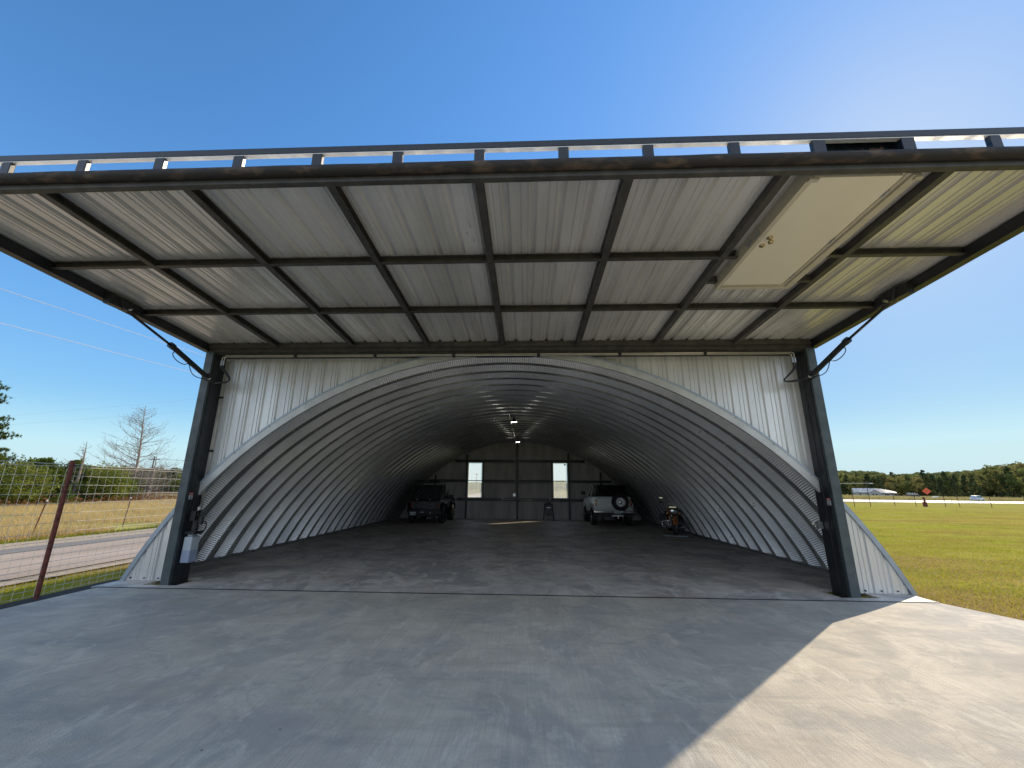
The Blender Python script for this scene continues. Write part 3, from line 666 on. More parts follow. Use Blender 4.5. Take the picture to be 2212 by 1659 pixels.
# ------------------------------------------------------------------ lamps in the vault
lm = mat('lit_lens', (0.9, 0.9, 0.82), None, 3, .5, emit=((1.0, .97, .82), 5))
def lamp(y, z, label):
    t = thing('high_bay_lamp', label, 'lamp', (.02, y, z), group='high bay lamps under the vault')
    b = MB(); b.lathe([(.001, .12), (.05, .12), (.07, .07), (.115, .045), (.125, .0), (.12, 0), (.11, .035), (.001, .04)], None, 24); b.build('housing', black_m, t, smooth=True)
    b = MB(); b.lathe([(.001, .004), (.108, .004), (.112, .03), (.001, .034)], None, 24); b.build('lens', lm, t)
    zt = arc_z(.02, RI)-z-.01
    b = MB(); b.tube([(0, 0, .12), (0, 0, zt)], .01, 8); b.box(-.05, .05, -.05, .05, zt-.03, zt); b.build('mount', black_m, t)
    b = MB(); b.tube([(-.10, -.01, .10), (-.11, -.01, -.03)], .006, 6); b.tube([(-.11, -.01, -.03), (-.11, -.01, -.08)], .013, 8); b.build('sensor', stick_m, t)
    ld = bpy.data.lights.new('lamp_light', 'POINT'); ld.energy = 1.0; ld.color = (1, .95, .8); ld.shadow_soft_size = .1; lo = bpy.data.objects.new('lamp_light', ld); C.objects.link(lo); lo.parent = t; lo.location = (0, 0, -.06)
lamp(7.9, 4.18, 'lit round lamp hanging under the vault, the nearer and larger of the two')
lamp(14.4, 4.12, 'lit round lamp hanging just in front of the rear wall, the smaller of the two')

# ------------------------------------------------------------------ wheels
def wheel_meshes(R, Wd, rimm, parent, loc, spokes=8, axis_x=1, rimr=.58, name='wheel'):
    T = Matrix.Translation(loc) @ Matrix.Rotation(pi/2*axis_x, 4, 'Y')
    b = MB(); h = Wd/2
    b.lathe([(R*rimr, -h*.85), (R*.86, -h), (R*.96, -h*.85), (R, -h*.55), (R, h*.55), (R*.96, h*.85), (R*.86, h), (R*rimr, h*.85)], T, 32, close=True)
    for i in range(32):
        a = 2*pi*i/32; Mx = T @ Matrix.Rotation(a, 4, 'Z'); b.box(R*.985, R*1.012, -.018, .018, -h*.8 if i % 2 else -h*.1, h*.1 if i % 2 else h*.8, Mx)
    w = b.build(name, tyre_m, parent, smooth=False)
    b = MB(); b.lathe([(R*rimr+.004, -h*.8), (R*rimr-.01, -h*.6), (R*rimr*.8, -h*.2), (R*.2, -h*.1), (R*.17, h*.35), (.001, h*.4)], T, 32)
    b.lathe([(R*rimr+.004, h*.8), (R*rimr-.015, h*.7), (R*rimr*.86, h*.35), (R*rimr*.5, h*.3), (R*.22, h*.42), (R*.16, h*.62), (.001, h*.66)], T, 32)
    for i in range(spokes):
        a = 2*pi*i/spokes; Mx = T @ Matrix.Rotation(a, 4, 'Z'); b.box(R*.2, R*rimr*.9, -.03, .03, h*.2, h*.46, Mx)
    b.build('rim', rimm, w)
    return w

# ------------------------------------------------------------------ black off-road vehicle (rear towards the camera), local y=0 at rear bumper
J = thing('off_road_vehicle', 'black boxy off-road vehicle with roof rack and mottled tailgate, left inside the hangar', 'car', (-4.50, 12.95, 0), 0)
b = MB()
b.prism([(.18, .62), (.18, 1.12), (3.0, 1.12), (3.08, 1.06), (3.95, 1.02), (4.02, .9), (4.02, .62), (2.0, .5)], -.74, .74)
body = b.build('body', black_gloss, J, bev=.03)
b = MB()
for sx in (-1, 1):
    for y in (.75, 3.15):
        pts = [(y-.55, .55), (y-.48, .85), (y-.36, 1.0), (y+.36, 1.0), (y+.52, .82), (y+.6, .55), (y+.5, .55), (y+.42, .78), (y+.30, .90), (y-.30, .90), (y-.40, .78), (y-.45, .55)]
        b.prism(pts, *sorted((sx*.70, sx*.90)))
b.each('fender', black_gloss, J, bev=.02)
b = MB(); sl = lambda s_: (lambda y, z: s_*(.74-.10*(z-1.12)/.75))
b.prism([(.20, 1.121), (.27, 1.84), (2.35, 1.86), (2.78, 1.121)], sl(-1), sl(1)); b.build('hardtop', soft_top, J, bev=.04)
b = MB(); b.prism([(.185, 1.20), (.245, 1.76), (.26, 1.76), (.20, 1.20)], -.56, .56); b.build('rear_window', glass_dark, J, bev=.01)
b = MB()
for sx in (-1, 1):
    for y0, y1 in ((.45, 1.15), (1.3, 2.2)): b.prism([(y0, 1.2), (y0+.05, 1.72), (y1-.02, 1.74), (y1+.12, 1.2)], *( (lambda s: (lambda y, z: s*(.75-.10*(z-1.12)/.75)-.004, lambda y, z: s*(.75-.10*(z-1.12)/.75)+.004))(sx)))
b.each('side_window', glass_dark, J)
cm, nt, pb = newmat('mottled_camouflage'); v = coords(nt); f = noise_t(nt, v, 9, 2, .5, 2.0)
nt.links.new(ramp(nt, f, [(.44, (.006, .006, .007)), (.47, (.10, .10, .11)), (.56, (.20, .20, .22)), (.6, (.01, .01, .012))]), pb.inputs['Base Color']); pb.inputs['Roughness'].default_value = .5
b = MB(); b.box(-.66, .60, .150, .178, .70, 1.06); lab(b.build('tailgate', cm, J, bev=.008), 'tailgate covered with a grey and black mottled pattern')
b = MB(); b.box(.742, .748, .3, 2.9, .72, 1.08); b.build('side_decal', cm, J)
b = MB(); b.box(-.80, .80, .0, .17, .46, .66); b.box(-.6, .6, .06, .3, .40, .47); b.build('bumper', black_m, J, bev=.02)
b = MB(); b.box(-.2, .0, -.008, -.001, .615, .627); b.box(-.2, .0, -.008, -.001, .54, .565); b.each('bumper_badge', bright_m, J)
b = MB(); b.box(-.70, -.40, -.012, -.001, .42, .575); pl = lab(b.build('licence_plate', plate_m, J, bev=.003), 'pale licence plate at the left of the bumper')
text('plate_number', 'FL1 83M', .085, ink_m, pl, Matrix.Translation((-.55, -.014, .485)) @ FACE_CAM)
for sx in (-1, 1):
    b = MB(); b.box(sx*.69-.04, sx*.69+.04, .13, .179, .78, 1.0) if sx < 0 else b.box(.61, .69, .13, .179, .78, 1.0); b.build('tail_lamp', red_lens, J, bev=.01)
    b = MB(); b.box(*sorted((sx*.78, sx*1.0)), 2.35, 2.42, 1.16, 1.36); b.beam((sx*.74, 2.42, 1.2), (sx*.8, 2.4, 1.22), .03, .03); b.each('mirror', black_m, J, bev=.02)
b = MB(); b.box(.28, .33, -.006, .0, .50, .55); b.build('reflector', bright_m, J)
b = MB()
for sx in (-1, 1): b.tube([(sx*.62, .3, 1.98), (sx*.62, 2.3, 1.99)], .016, 8); b.tube([(sx*.62, .3, 2.07), (sx*.62, 2.3, 2.08)], .014, 8)
for y in [.3+.25*i for i in range(9)]: b.tube([(-.62, y, 1.985), (.62, y, 1.985)], .012, 6)
for y in (.3, 2.3): b.tube([(-.62, y, 2.075), (.62, y, 2.075)], .014, 6)
for sx in (-1, 1):
    for y in (.35, .95, 1.55, 2.2): b.tube([(sx*.62, y, 1.85), (sx*.62, y, 2.075)], .012, 6)
b.build('roof_rack', black_m, J)
b = MB(); b.box(.70, .92, .55, .95, 1.66, 1.86); b.box(.74, .90, .6, .9, 1.46, 1.64); b.build('side_case', black_m, J, bev=.02)
b = MB()
for x in (-.42, .22): b.tube([(x, .14, 1.155), (x, .178, 1.155)], .022, 10)
b.each('window_catch', bright_m, J)
for sx in (-1, 1):
    for y in (.75, 3.15): wheel_meshes(.41, .27, black_m, J, (sx*.74, y, .41), 6, axis_x=sx)
b = MB(); b.tube([(.08, .1, .28), (.40, .12, .27)], .03, 10); b.build('exhaust', bright_m, J)
b = MB(); b.box(-.45, .45, .4, 3.7, .32, .5); b.tube([(-.74, .75, .41), (.74, .75, .41)], .06, 8); b.build('chassis', black_m, J)

# ------------------------------------------------------------------ white vintage utility vehicle
V = thing('vintage_utility_vehicle', 'white vintage utility vehicle with black top and rear spare wheel inside the hangar', 'car', (4.62, 12.85, 0), 0)
b = MB(); bw = lambda s_: (lambda y, z: s_*(.95 - (.10*(.98-z) if z < .98 else .14*(z-.98)/.4)))
side = [(.10, .72), (.06, .98), (.09, 1.36), (2.7, 1.33), (2.76, 1.25), (3.85, 1.20), (3.92, 1.0), (3.9, .66), (3.56, .62), (3.5, .84), (3.36, .98), (3.0, .98), (2.86, .84), (2.8, .6), (1.22, .6), (1.16, .84), (1.02, .98), (.62, .98), (.48, .84), (.42, .66)]
b.prism(side, bw(-1), bw(1)); body = b.build('body', white_paint, V, bev=.035)
b = MB(); b.box(-.90, .90, .2, 3.8, .45, .80); b.build('chassis', black_m, V)
tp = lambda s_: (lambda y, z: s_*(.84-.16*(z-1.34)/.56))
b = MB(); b.prism([(.12, 1.355), (.26, 1.88), (.5, 1.92), (2.05, 1.93), (2.55, 1.335)], tp(-1), tp(1)); b.build('black_top', soft_top, V, bev=.04)
b = MB()
for sx in (-1, 1):
    b.tube([(sx*.86, 2.62, 1.34), (sx*.70, 2.10, 1.93)], .026, 8); b.tube([(sx*.855, 1.45, 1.35), (sx*.715, 1.40, 1.90)], .022, 8)
b.each('pillar', white_paint, V)
b = MB()
for sx in (-1, 1):
    f = lambda s: (lambda y, z: s*(.845-.16*(z-1.34)/.56)-.004, lambda y, z: s*(.845-.16*(z-1.34)/.56)+.004)
    b.prism([(1.55, 1.42), (1.55, 1.84), (2.0, 1.84), (2.35, 1.42)], *f(sx)); b.prism([(.45, 1.42), (.52, 1.82), (1.3, 1.84), (1.3, 1.42)], *f(sx))
b.each('side_window', glass_dark, V)
b = MB(); b.prism([(.105, 1.42), (.225, 1.83), (.24, 1.83), (.12, 1.42)], -.62, .62); b.build('rear_window', glass_dark, V)
b = MB(); b.box(-.72, .72, .035, .075, .86, 1.28); tgd = b.build('tailgate', white_paint, V, bev=.012)
b = MB(); b.box(-.68, .68, .022, .036, 1.19, 1.215); b.box(-.68, .68, .022, .036, .95, .975); b.box(-.66, .66, .028, .036, .99, 1.17); b.build('gate_pressing', white_paint, tgd, bev=.006)
for sx in (-1, 1):
    b = MB(); b.box(sx*.83-.055, sx*.83+.055, .03, .08, .92, 1.24); tl = b.build('tail_lamp_bezel', chrome_m, V, bev=.012)
    b = MB(); b.box(sx*.83-.038, sx*.83+.038, .018, .031, .94, 1.07); b.cur = 1; b.box(sx*.83-.038, sx*.83+.038, .018, .031, 1.08, 1.12); b.cur = 0; b.box(sx*.83-.038, sx*.83+.038, .018, .031, 1.13, 1.22)
    b.build('red_lens', [red_lens, amber_lens], tl)
b = MB(); b.box(-.95, -.02, -.14, -.03, .62, .74); b.box(.34, .95, -.14, -.03, .62, .74); b.box(-.02, .34, -.12, -.03, .62, .74); b.build('bumper', chrome_m, V, bev=.02)
b = MB(); b.box(-.97, .97, -.13, .1, .54, .615); b.build('bumper_valance', black_m, V, bev=.01)
b = MB(); b.box(.0, .31, -.160, -.148, .60, .755); pl = lab(b.build('licence_plate', plate_m, V, bev=.003), 'pale licence plate under the spare wheel')
text('plate_number', 'CW 4174', .075, ink_m, pl, Matrix.Translation((.155, -.163, .665)) @ FACE_CAM)
b = MB(); b.tube([(.155, -.2, .38), (.155, -.2, .5), (.155, -.05, .52)], .022, 8); b.box(-.12, .42, -.10, .02, .47, .53); b.build('tow_hitch', bright_m, V)
sw = wheel_meshes(.40, .25, chrome_m, V, (0, 0, 0), 12, name='spare_wheel')
M = Matrix.Translation((.30, -.11, 1.12)) @ Matrix.Rotation(-pi/2, 4, 'Z')
sw.data.transform(M)
for ch in sw.children: ch.data.transform(M)
b = MB(); b.tube([(.62, .0, .95), (.93, .0, .84)], .015, 8); b.box(.05, .55, .0, .05, 1.02, 1.2); b.build('spare_carrier', black_m, V)
for sx in (-1, 1):
    for y in (.82, 3.18): wheel_meshes(.41, .27, chrome_m if sx < 0 else chrome_m, V, (sx*.84, y, .41), 10, axis_x=sx)
b = MB()
for sx in (-1, 1): b.box(*sorted((sx*1.00, sx*1.24)), 2.28, 2.34, 1.42, 1.60)
b.each('mirror', black_m, V, bev=.02)
b = MB()
for sx in (-1, 1): b.tube([(sx*.88, 2.3, 1.30), (sx*1.10, 2.25, 1.38), (sx*1.12, 2.3, 1.44)], .014, 8); b.tube([(sx*.9, 2.5, 1.22), (sx*1.10, 2.25, 1.38)], .012, 8)
b.build('mirror_arm', chrome_m, V)
b = MB(); b.tube([(-.66, .03, 1.29), (-.66, .0, 1.29)], .018, 8); b.build('gate_latch', black_m, V)

# ------------------------------------------------------------------ motorcycle facing the camera, front wheel turned
K = thing('motorcycle', 'orange and cream cruiser motorcycle with chrome headlamp parked by the right wall', 'motorcycle', (6.05, 8.75, .06), radians(-12))
def wheel_y(R, Wd, parent, loc, rimm, rot=0, name='wheel'):
    T = Matrix.Translation(loc) @ Matrix.Rotation(rot, 4, 'Z') @ Matrix.Rotation(pi/2, 4, 'Y')
    b = MB(); h = Wd/2; b.lathe([(R-.09, -h*.8), (R-.03, -h), (R, -h*.4), (R, h*.4), (R-.03, h), (R-.09, h*.8)], T, 32, close=True); w = b.build(name, tyre_m, parent, smooth=True)
    b = MB(); b.lathe([(R-.088, -h*.7), (R-.11, -h*.6), (R-.11, h*.6), (R-.088, h*.7)], T, 32, close=True)
    for i in range(20):
        a = 2*pi*i/20; s_ = 1 if i % 2 else -1; b.tube([T @ Vector((.03*cos(a), .03*sin(a), .04*s_)), T @ Vector(((R-.1)*cos(a+.15), (R-.1)*sin(a+.15), 0))], .004, 4)
    b.lathe([(.001, -.06), (.05, -.06), (.055, .06), (.001, .06)], T, 16); b.build('rim', rimm, w)
wheel_y(.30, .13, K, (0, 0, .30), chrome_m, radians(-14), 'wheel')
wheel_y(.30, .16, K, (0, 1.62, .30), chrome_m, 0, 'wheel')
b = MB()
for sx in (-1, 1): b.tube([(sx*.10, -.02, .30), (sx*.10, .30, 1.02)], .026, 10); b.tube([(sx*.10, .02, .38), (sx*.10, .12, .62)], .034, 10)
b.box(-.13, .13, .24, .34, .98, 1.02); b.build('fork', chrome_m, K)
b = MB(); pts = [(.345*sin(a), .345*cos(a)) for a in [radians(-75+12*i) for i in range(14)]]
for s_, c2 in ((1, 0),):
    n = len(pts); vs = []
    for (y, z) in pts:
        for (w, dz) in ((-.085, -.09), (-.075, -.02), (-.04, .012), (0, .022), (.04, .012), (.075, -.02), (.085, -.09)):
            r = 1+dz/.345; vs.append((w, y*r, .31+z*r))
    b.add(vs, [(i*7+k, i*7+k+1, (i+1)*7+k+1, (i+1)*7+k) for i in range(n-1) for k in range(6)])
fo = b.build('front_fender', orange_tank, K, smooth=True); fo.modifiers.new('t', 'SOLIDIFY').thickness = .006
b = MB(); b.box(-.088, .088, -.20, -.02, .56, .60); b.build('fender_trim', cream_paint, K, bev=.02)
b = MB(); M = Matrix.Translation((0, .10, .86)) @ Matrix.Rotation(pi/2, 4, 'X')
b.lathe([(.001, -.14), (.05, -.13), (.09, -.06), (.10, .0), (.105, .02), (.095, .03)], M, 24); hlp = b.build('headlamp', chrome_m, K, smooth=True)
b = MB(); b.lathe([(.095, .028), (.06, .04), (.001, .045)], M, 24); b.build('lens', chrome_m, hlp, smooth=True)
b = MB()
for sx in (-1, 1):
    b.tube([(0, .32, 1.06), (sx*.08, .34, 1.14), (sx*.30, .42, 1.20), (sx*.40, .60, 1.16)], .013, 8)
b.build('handlebar', chrome_m, K, smooth=True)
b = MB()
for sx in (-1, 1): b.tube([(sx*.37, .53, 1.175), (sx*.43, .66, 1.15)], .019, 8); b.tube([(sx*.30, .46, 1.20), (sx*.44, .36, 1.19)], .007, 6)
b.each('grip', black_m, K)
for sx in (-1, 1):
    b = MB(); b.tube([(sx*.30, .44, 1.20), (sx*.36, .42, 1.33)], .006, 6); b.box(sx*.38-.065, sx*.38+.065, .41, .43, 1.31, 1.37); b.each('mirror', chrome_m, K, bev=.01)
    b = MB(); b.tube([(sx*.16, .28, .78), (sx*.2, .26, .78)], .01, 6); b.tube([(sx*.22, .22, .78), (sx*.22, .29, .78)], .034, 12); b.build('turn_signal', amber_lens, K)
b = MB(); M = Matrix.Translation((0, .78, .80)) @ Matrix.Rotation(-pi/2, 4, 'X')
b.lathe([(.001, -.34), (.10, -.31), (.165, -.18), (.17, 0), (.13, .2), (.05, .31), (.001, .33)], M, 22); b.build('fuel_tank', orange_tank, K, smooth=True)
b = MB(); b.box(-.172, -.168, .6, .85, .72, .86); b.box(.168, .172, .6, .85, .72, .86); b.each('tank_panel', cream_paint, K, bev=.01)
b = MB(); b.prism([(1.0, .66), (1.0, .74), (1.25, .70), (1.5, .74), (1.95, .78), (1.95, .68), (1.3, .60)], -.15, .15); b.build('seat', leather_m, K, bev=.03)
b = MB(); b.box(-.20, .20, .55, 1.15, .22, .50); b.tube([(0, .62, .45), (0, .52, .72)], .085, 12); b.tube([(0, .9, .45), (0, 1.0, .72)], .085, 12); b.build('engine', chrome_m, K, bev=.02)
b = MB(); b.tube([(0, .30, .95), (0, .5, .6), (0, .52, .2), (0, 1.3, .2), (0, 1.62, .3)], .03, 8); b.tube([(0, .3, .98), (0, 1.3, .62), (0, 1.62, .35)], .025, 8); b.build('frame', black_m, K)
b = MB(); b.tube([(-.20, .9, .30), (-.24, 1.3, .24), (-.24, 2.0, .26)], .04, 10); b.tube([(-.16, .6, .5), (-.26, .62, .3), (-.2, .9, .28)], .025, 8); b.build('exhaust', chrome_m, K)
b = MB()
for sx in (-1, 1): b.tube([(sx*.05, .42, .62), (sx*.12, .40, .50), (sx*.36, .42, .48), (sx*.42, .44, .44), (sx*.40, .46, .28), (sx*.33, .46, .25), (sx*.08, .46, .24)], .014, 8)
b.build('crash_bar', chrome_m, K, smooth=True)
b = MB(); pts = [(.37*sin(a), .37*cos(a)) for a in [radians(-60+14*i) for i in range(12)]]; vs = []
for (y, z) in pts:
    for (w, r) in ((-.10, .86), (-.09, .97), (0, 1.0), (.09, .97), (.10, .86)): vs.append((w, 1.62+y*r, .32+z*r))
b.add(vs, [(i*5+k, i*5+k+1, (i+1)*5+k+1, (i+1)*5+k) for i in range(11) for k in range(4)]); b.build('rear_fender', orange_tank, K, smooth=True)
b = MB()
for sx in (-1, 1): b.box(*sorted((sx*.2, sx*.36)), 1.35, 1.85, .38, .68)
b.each('saddlebag', leather_m, K, bev=.04)
# wheel dolly under the motorcycle
Q = thing('wheel_dolly', 'low pale metal dolly on castors under the motorcycle front wheel', 'dolly', (6.05, 8.72, 0), radians(-8))
b = MB(); b.box(-.42, .36, -.10, .04, .035, .062); b.box(-.42, -.36, -.22, .2, .036, .075); b.box(.30, .36, -.22, .2, .036, .075); b.build('deck', plast_m, Q, bev=.006)
b = MB()
for x in (-.39, .33):
    for y in (-.18, .16): b.tube([(x-.012, y, .024), (x+.012, y, .024)], .024, 10)
b.each('castor', blue_m, Q)

# ------------------------------------------------------------------ dark stand at the rear wall
A = thing('tool_stand', 'black upright stand with a ribbed front against the rear wall under the right window', 'stand', (1.72, 16.72, 0))
b = MB()
for sx in (-1, 1):
    b.beam((sx*.29, 0, 0), (sx*.2, .02, .86), .05, .05, (0, 1, 0)); b.beam((sx*.29, .26, 0), (sx*.2, .2, .86), .04, .04, (0, 1, 0))
b.build('upright', black_m, A)
b = MB(); b.box(-.24, .24, -.02, .24, .80, .88); b.box(-.14, .14, .0, .2, .88, .95); b.build('top', black_m, A, bev=.01)
b = MB(); b.box(-.13, .13, -.02, .10, .22, .70)
for i in range(5): b.box(-.15, .15, -.035, -.02, .26+.09*i, .30+.09*i)
b.build('centre_box', black_gloss, A, bev=.01)
b = MB(); b.box(-.10, .10, -.043, -.036, .66, .68); b.tube([(.18, -.02, .90), (.22, -.02, .93)], .018, 8); b.build('handle', bright_m, A)

# ------------------------------------------------------------------ left wire fence
F = thing('wire_fence', 'woven wire fence with a rusty pipe post along the left edge of the apron', 'fence', (-7.17, 0, 0))
r3 = random.Random(5)
def wob(y, k, a=.013): return a*noise.noise(Vector((y*1.3, k*7.1, 0)))
b = MB(); FY0, FY1 = -6.0, 3.0
zz = [2.05, 2.01, 1.86, 1.715, 1.57, 1.42, 1.27, 1.12, .97, .83, .73, .62, .52, .43, .33, .23, .13, .05]
for i, z in enumerate(zz):
    n = 60; b.tube([(wob(y, i), y, z+wob(y, i+30, .010)-.02*sin(pi*(y+1.04)/2.4)**2*0) for y in [FY0+(FY1-FY0)*j/n for j in range(n+1)]], .0032 if i > 1 else .0042, 4)
b.build('wire', wire_m, F)
b = MB(); y = FY0
while y < FY1:
    b.tube([(wob(y, 3), y+.006, .03), (wob(y, 9), y-.005, 1.0), (0, y, 1.99)], .0026, 4); y += .14
b.build('stay_wire', wire_m, F)
for y in (-4.0, -1.04, 1.95):
    b = MB(); b.tube([(0, y, -.1), (0, y, 2.10)], .034, 14); b.tube([(0, y, 2.10), (0, y, 2.118)], .036, 14); b.build('fence_post', rust_m, F, smooth=False)

# T-posts with strands across the road
TP = None
for i, (x, y, lean) in enumerate(((-16.2, 1.9, .03), (-16.33, 6.35, .09), (-17.0, 10.3, .04), (-17.2, 14.4, .02))):
    t = thing('fence_post', ['thin rusty fence post out of view of the hangar, left end of the roadside fence', 'leaning thin rusty fence post standing in the dry grass left of the red pipe post', 'thin rusty fence post standing in the dry grass right of the red pipe post', 'thin rusty fence post in the dry grass nearest the hangar'][i], 'post', (x, y, -.05), group='thin posts in the roadside dry grass')
    b = MB(); b.beam((0, 0, 0), (lean, lean*1.2, 1.25), .035, .012, (1, 0, 0)); b.beam((0, 0, 0), (lean, lean*1.2, 1.25), .01, .04, (1, 0, 0)); b.build('shaft', rust_m, t)
    b = MB(); b.box(lean-.018, lean+.018, lean*1.2-.02, lean*1.2+.02, 1.20, 1.26); b.build('cap', stick_m, t)

# ------------------------------------------------------------------ right far fence
rp = [(38.1, 43.2, 1.65, 'pale'), (40.5, 44.0, 2.5, 'tall'), (46.3, 47.7, 1.3, ''), (49.0, 47.9, 1.3, ''), (52.6, 48.0, 1.3, ''), (54.5, 48.2, 1.45, ''), (58.6, 48.5, 1.25, ''), (62.8, 48.6, 1.25, ''), (67.5, 48.4, 1.25, ''), (72.5, 48.0, 1.25, '')]
ordn = ['first', 'second', 'third', 'fourth', 'fifth', 'sixth', 'seventh', 'eighth', 'ninth', 'tenth']
for i, (x, y, h, tg) in enumerate(rp):
    t = thing('fence_post', 'dark thin post of the far lawn fence, %s from the hangar' % ordn[i] if i != 1 else 'tall dark lean post with a lamp arm at the far lawn fence', 'post', (x, y, gz(x, y)), group='thin posts of the far lawn fence')
    b = MB(); ln = -.12 if i == 5 else .0; b.beam((0, 0, 0), (ln, 0, h+.05), .045, .045, (0, 1, 0)); b.build('shaft', wood_pole_m, t)
    if i == 1:
        b = MB(); b.tube([(0, 0, h-.05), (.55, .1, h+.12)], .025, 6); b.build('lamp_arm', wood_pole_m, t)
        b = MB(); b.box(.45, .85, .05, .15, h+.10, h+.16); b.build('lamp_head', bright_m, t)
W2 = thing('fence_wire', 'thin wire strands strung along the far lawn fence', 'wire', (38.1, 43.2, 0))
b = MB()
for zf in (.45, .85, 1.2):
    b.tube([(x-38.1, y-43.2, gz(x, y)+zf) for x, y, h, tg in rp], .008, 4)
b.build('strand', wire_m, W2)
# brown standpipe by the fence
t = thing('marker_post', 'short stout rust brown marker post beside the far lawn fence', 'post', (50.2, 48.0, gz(50.2, 48)))
b = MB(); b.tube([(0, 0, 0), (0, 0, .55), (.02, 0, .56), (.02, 0, 1.0), (-.02, 0, 1.05), (-.02, 0, 1.15)], [.22, .22, .12, .10, .16, .12], 12); b.build('shaft', rust_m, t)

# ------------------------------------------------------------------ utility poles and power lines
def catenary(b, p, q, sag, r, n=40):
    b.tube([Vector(p).lerp(Vector(q), i/n)-Vector((0, 0, 4*sag*(i/n)*(1-i/n))) for i in range(n+1)], r, 4)
t = thing('utility_pole', 'distant wooden utility pole with crossarm right of the bare tree', 'pole', (-87.7, 87.5, -.1), radians(20))
b = MB(); b.tube([(0, 0, 0), (.0, 0, 8.5)], [.20, .13], 8); b.build('pole', wood_pole_m, t)
b = MB(); b.box(-1.1, 1.1, -.06, .06, 7.7, 7.85); b.build('crossarm', wood_pole_m, t)
b = MB()
for x in (-1, -.35, .35, 1): b.tube([(x, 0, 7.85), (x, 0, 8.02)], .06, 6)
b.each('insulator', stick_m, t)
t = thing('utility_pole', 'wooden utility pole far off seen through the left rear window', 'pole', (-24.5, 200, -.1))
b = MB(); b.tube([(0, 0, 0), (.0, 0, 9)], [.18, .12], 8); b.build('pole', wood_pole_m, t); b = MB(); b.box(-1, 1, -.05, .05, 8.2, 8.35); b.build('crossarm', wood_pole_m, t)
for i, (zz_, lb) in enumerate(((0, 'upper bright power line crossing the sky left of the hangar'), (1, 'lower bright power line crossing the sky left of the hangar'))):
    b = MB(); x = -12.0; z0, z1 = ((6.22, 6.60), (5.42, 5.83))[i]
    sl_ = (z1-z0)/6.12
    b.tube([(x, -14, z0-sl_*14.6), (x, .59, z0), (x, 6.72, z1), (x, 13, z1+.30), (x, 22, z1+.55), (x, 34, z1+.5), (x, 60, z1-.2)], .0075, 5)
    tag(b.build('power_line', cable_m), lb, 'cable', 'power lines left of the hangar')
for i, (za, zb_) in enumerate(((22.2, 26.4), (19.4, 22.9))):
    b = MB(); sl_ = (zb_-za)/46.0; catenary(b, (-190, 100, za-sl_*62), (-20, 100, zb_+sl_*62), .6, .010); tag(b.build('power_line', cable_m), ['fainter thin power line above the bare tree, the upper one', 'fainter thin power line above the bare tree, the lower one'][i], 'cable', 'faint far power lines')
b = MB()
for dx in (-1, 1): catenary(b, (-87.7+dx, 87.5, 7.9), (-10+dx, 190, 8.4), 1.2, .016)
tag(b.build('power_line', wood_pole_m), 'thin double wire running from the distant pole toward the hangar', 'cable')
b = MB(); catenary(b, (25, 47, 2.45), (41.3, 44.1, 2.62), .05, .025); tag(b.build('lamp_cable', cable_m), 'pale cable from behind the hangar post to the far lamp arm', 'cable')

# ------------------------------------------------------------------ far road things
HA = math.atan2(hd.y, hd.x)
def far_car(label, loc, rz, paint, suv=True):
    t = thing('parked_car' if not suv else 'passing_car', label, 'car', loc, rz)
    hh = 1.75 if suv else 1.35
    b = MB(); Tz = Matrix.Rotation(pi/2, 4, 'Z')
    b.prism([(-2.35, .35), (-2.4, .95), (-1.3, 1.02), (1.9, 1.02), (2.35, .9), (2.4, .35)], -.9, .9, Tz.inverted()); b.build('body', paint, t, bev=.08)
    gh = [(-1.35, 1.0), (-.75, hh-.1), (-.5, hh), (1.7, hh), (2.1, 1.02)] if suv else [(-1.2, 1.0), (-.5, hh), (.7, hh), (1.4, 1.0)]
    nr = lambda s_: (lambda y, z: s_*(.84-.18*(z-1)))
    b = MB(); b.prism(gh, nr(-1), nr(1), Tz.inverted()); b.build('roof', paint, t, bev=.06)
    b = MB(); nr2 = lambda s_: (lambda y, z: s_*(.86-.18*(z-1)))
    g2 = [(-1.1, 1.08), (-.62, hh-.14), (1.6, hh-.14), (1.85, 1.08)] if suv else [(-.95, 1.04), (-.42, hh-.07), (.6, hh-.07), (1.1, 1.04)]
    b.prism(g2, nr2(-1), nr2(1), Tz.inverted()); b.build('side_glass', glass_dark, t)
    for sx in (-1, 1):
        for y in (-1.5, 1.45):
            b = MB(); b.tube([Tz.inverted() @ Vector((sx*.72, y, .34)), Tz.inverted() @ Vector((sx*.93, y, .34))], .34, 16); w = b.build('wheel', tyre_m, t)
    return t
far_car('silver white sport utility car driving on the highway at the right', (146.0, 137.0, gz(146, 137)+.07), HA+pi, silver_paint, True)
cc = far_car('low white car parked beyond the highway behind the fence posts', (170, 177, gz(170, 177)+.03), HA+.1, white_paint, False)
b = MB(); b.box(-6.5, -2.6, -.8, .8, .45, .75)
b.build('trailer_bed', white_paint, cc)
t = thing('road_sign', 'orange diamond roadwork sign beyond the highway', 'sign', (143, 150.5, gz(143, 150.5)), HA*0)
b = MB(); M = Matrix.Rotation(radians(-45), 4, 'Z') @ Matrix.Identity(4); M = Matrix.Rotation(radians(-42), 4, 'Z')
b.add([M @ Vector(v) for v in ((0, 0, 1.85), (1.2, 0, 3.05), (0, 0, 4.25), (-1.2, 0, 3.05), (0, .03, 1.85), (1.2, .03, 3.05), (0, .03, 4.25), (-1.2, .03, 3.05))], [(0, 1, 2, 3), (7, 6, 5, 4), (0, 4, 5, 1), (1, 5, 6, 2), (2, 6, 7, 3), (3, 7, 4, 0)]); pn = b.build('panel', sign_m, t)
b = MB(); b.box(-.5, .5, -.012, -.004, 2.99, 3.11, M); b.build('legend', ink_m, pn)
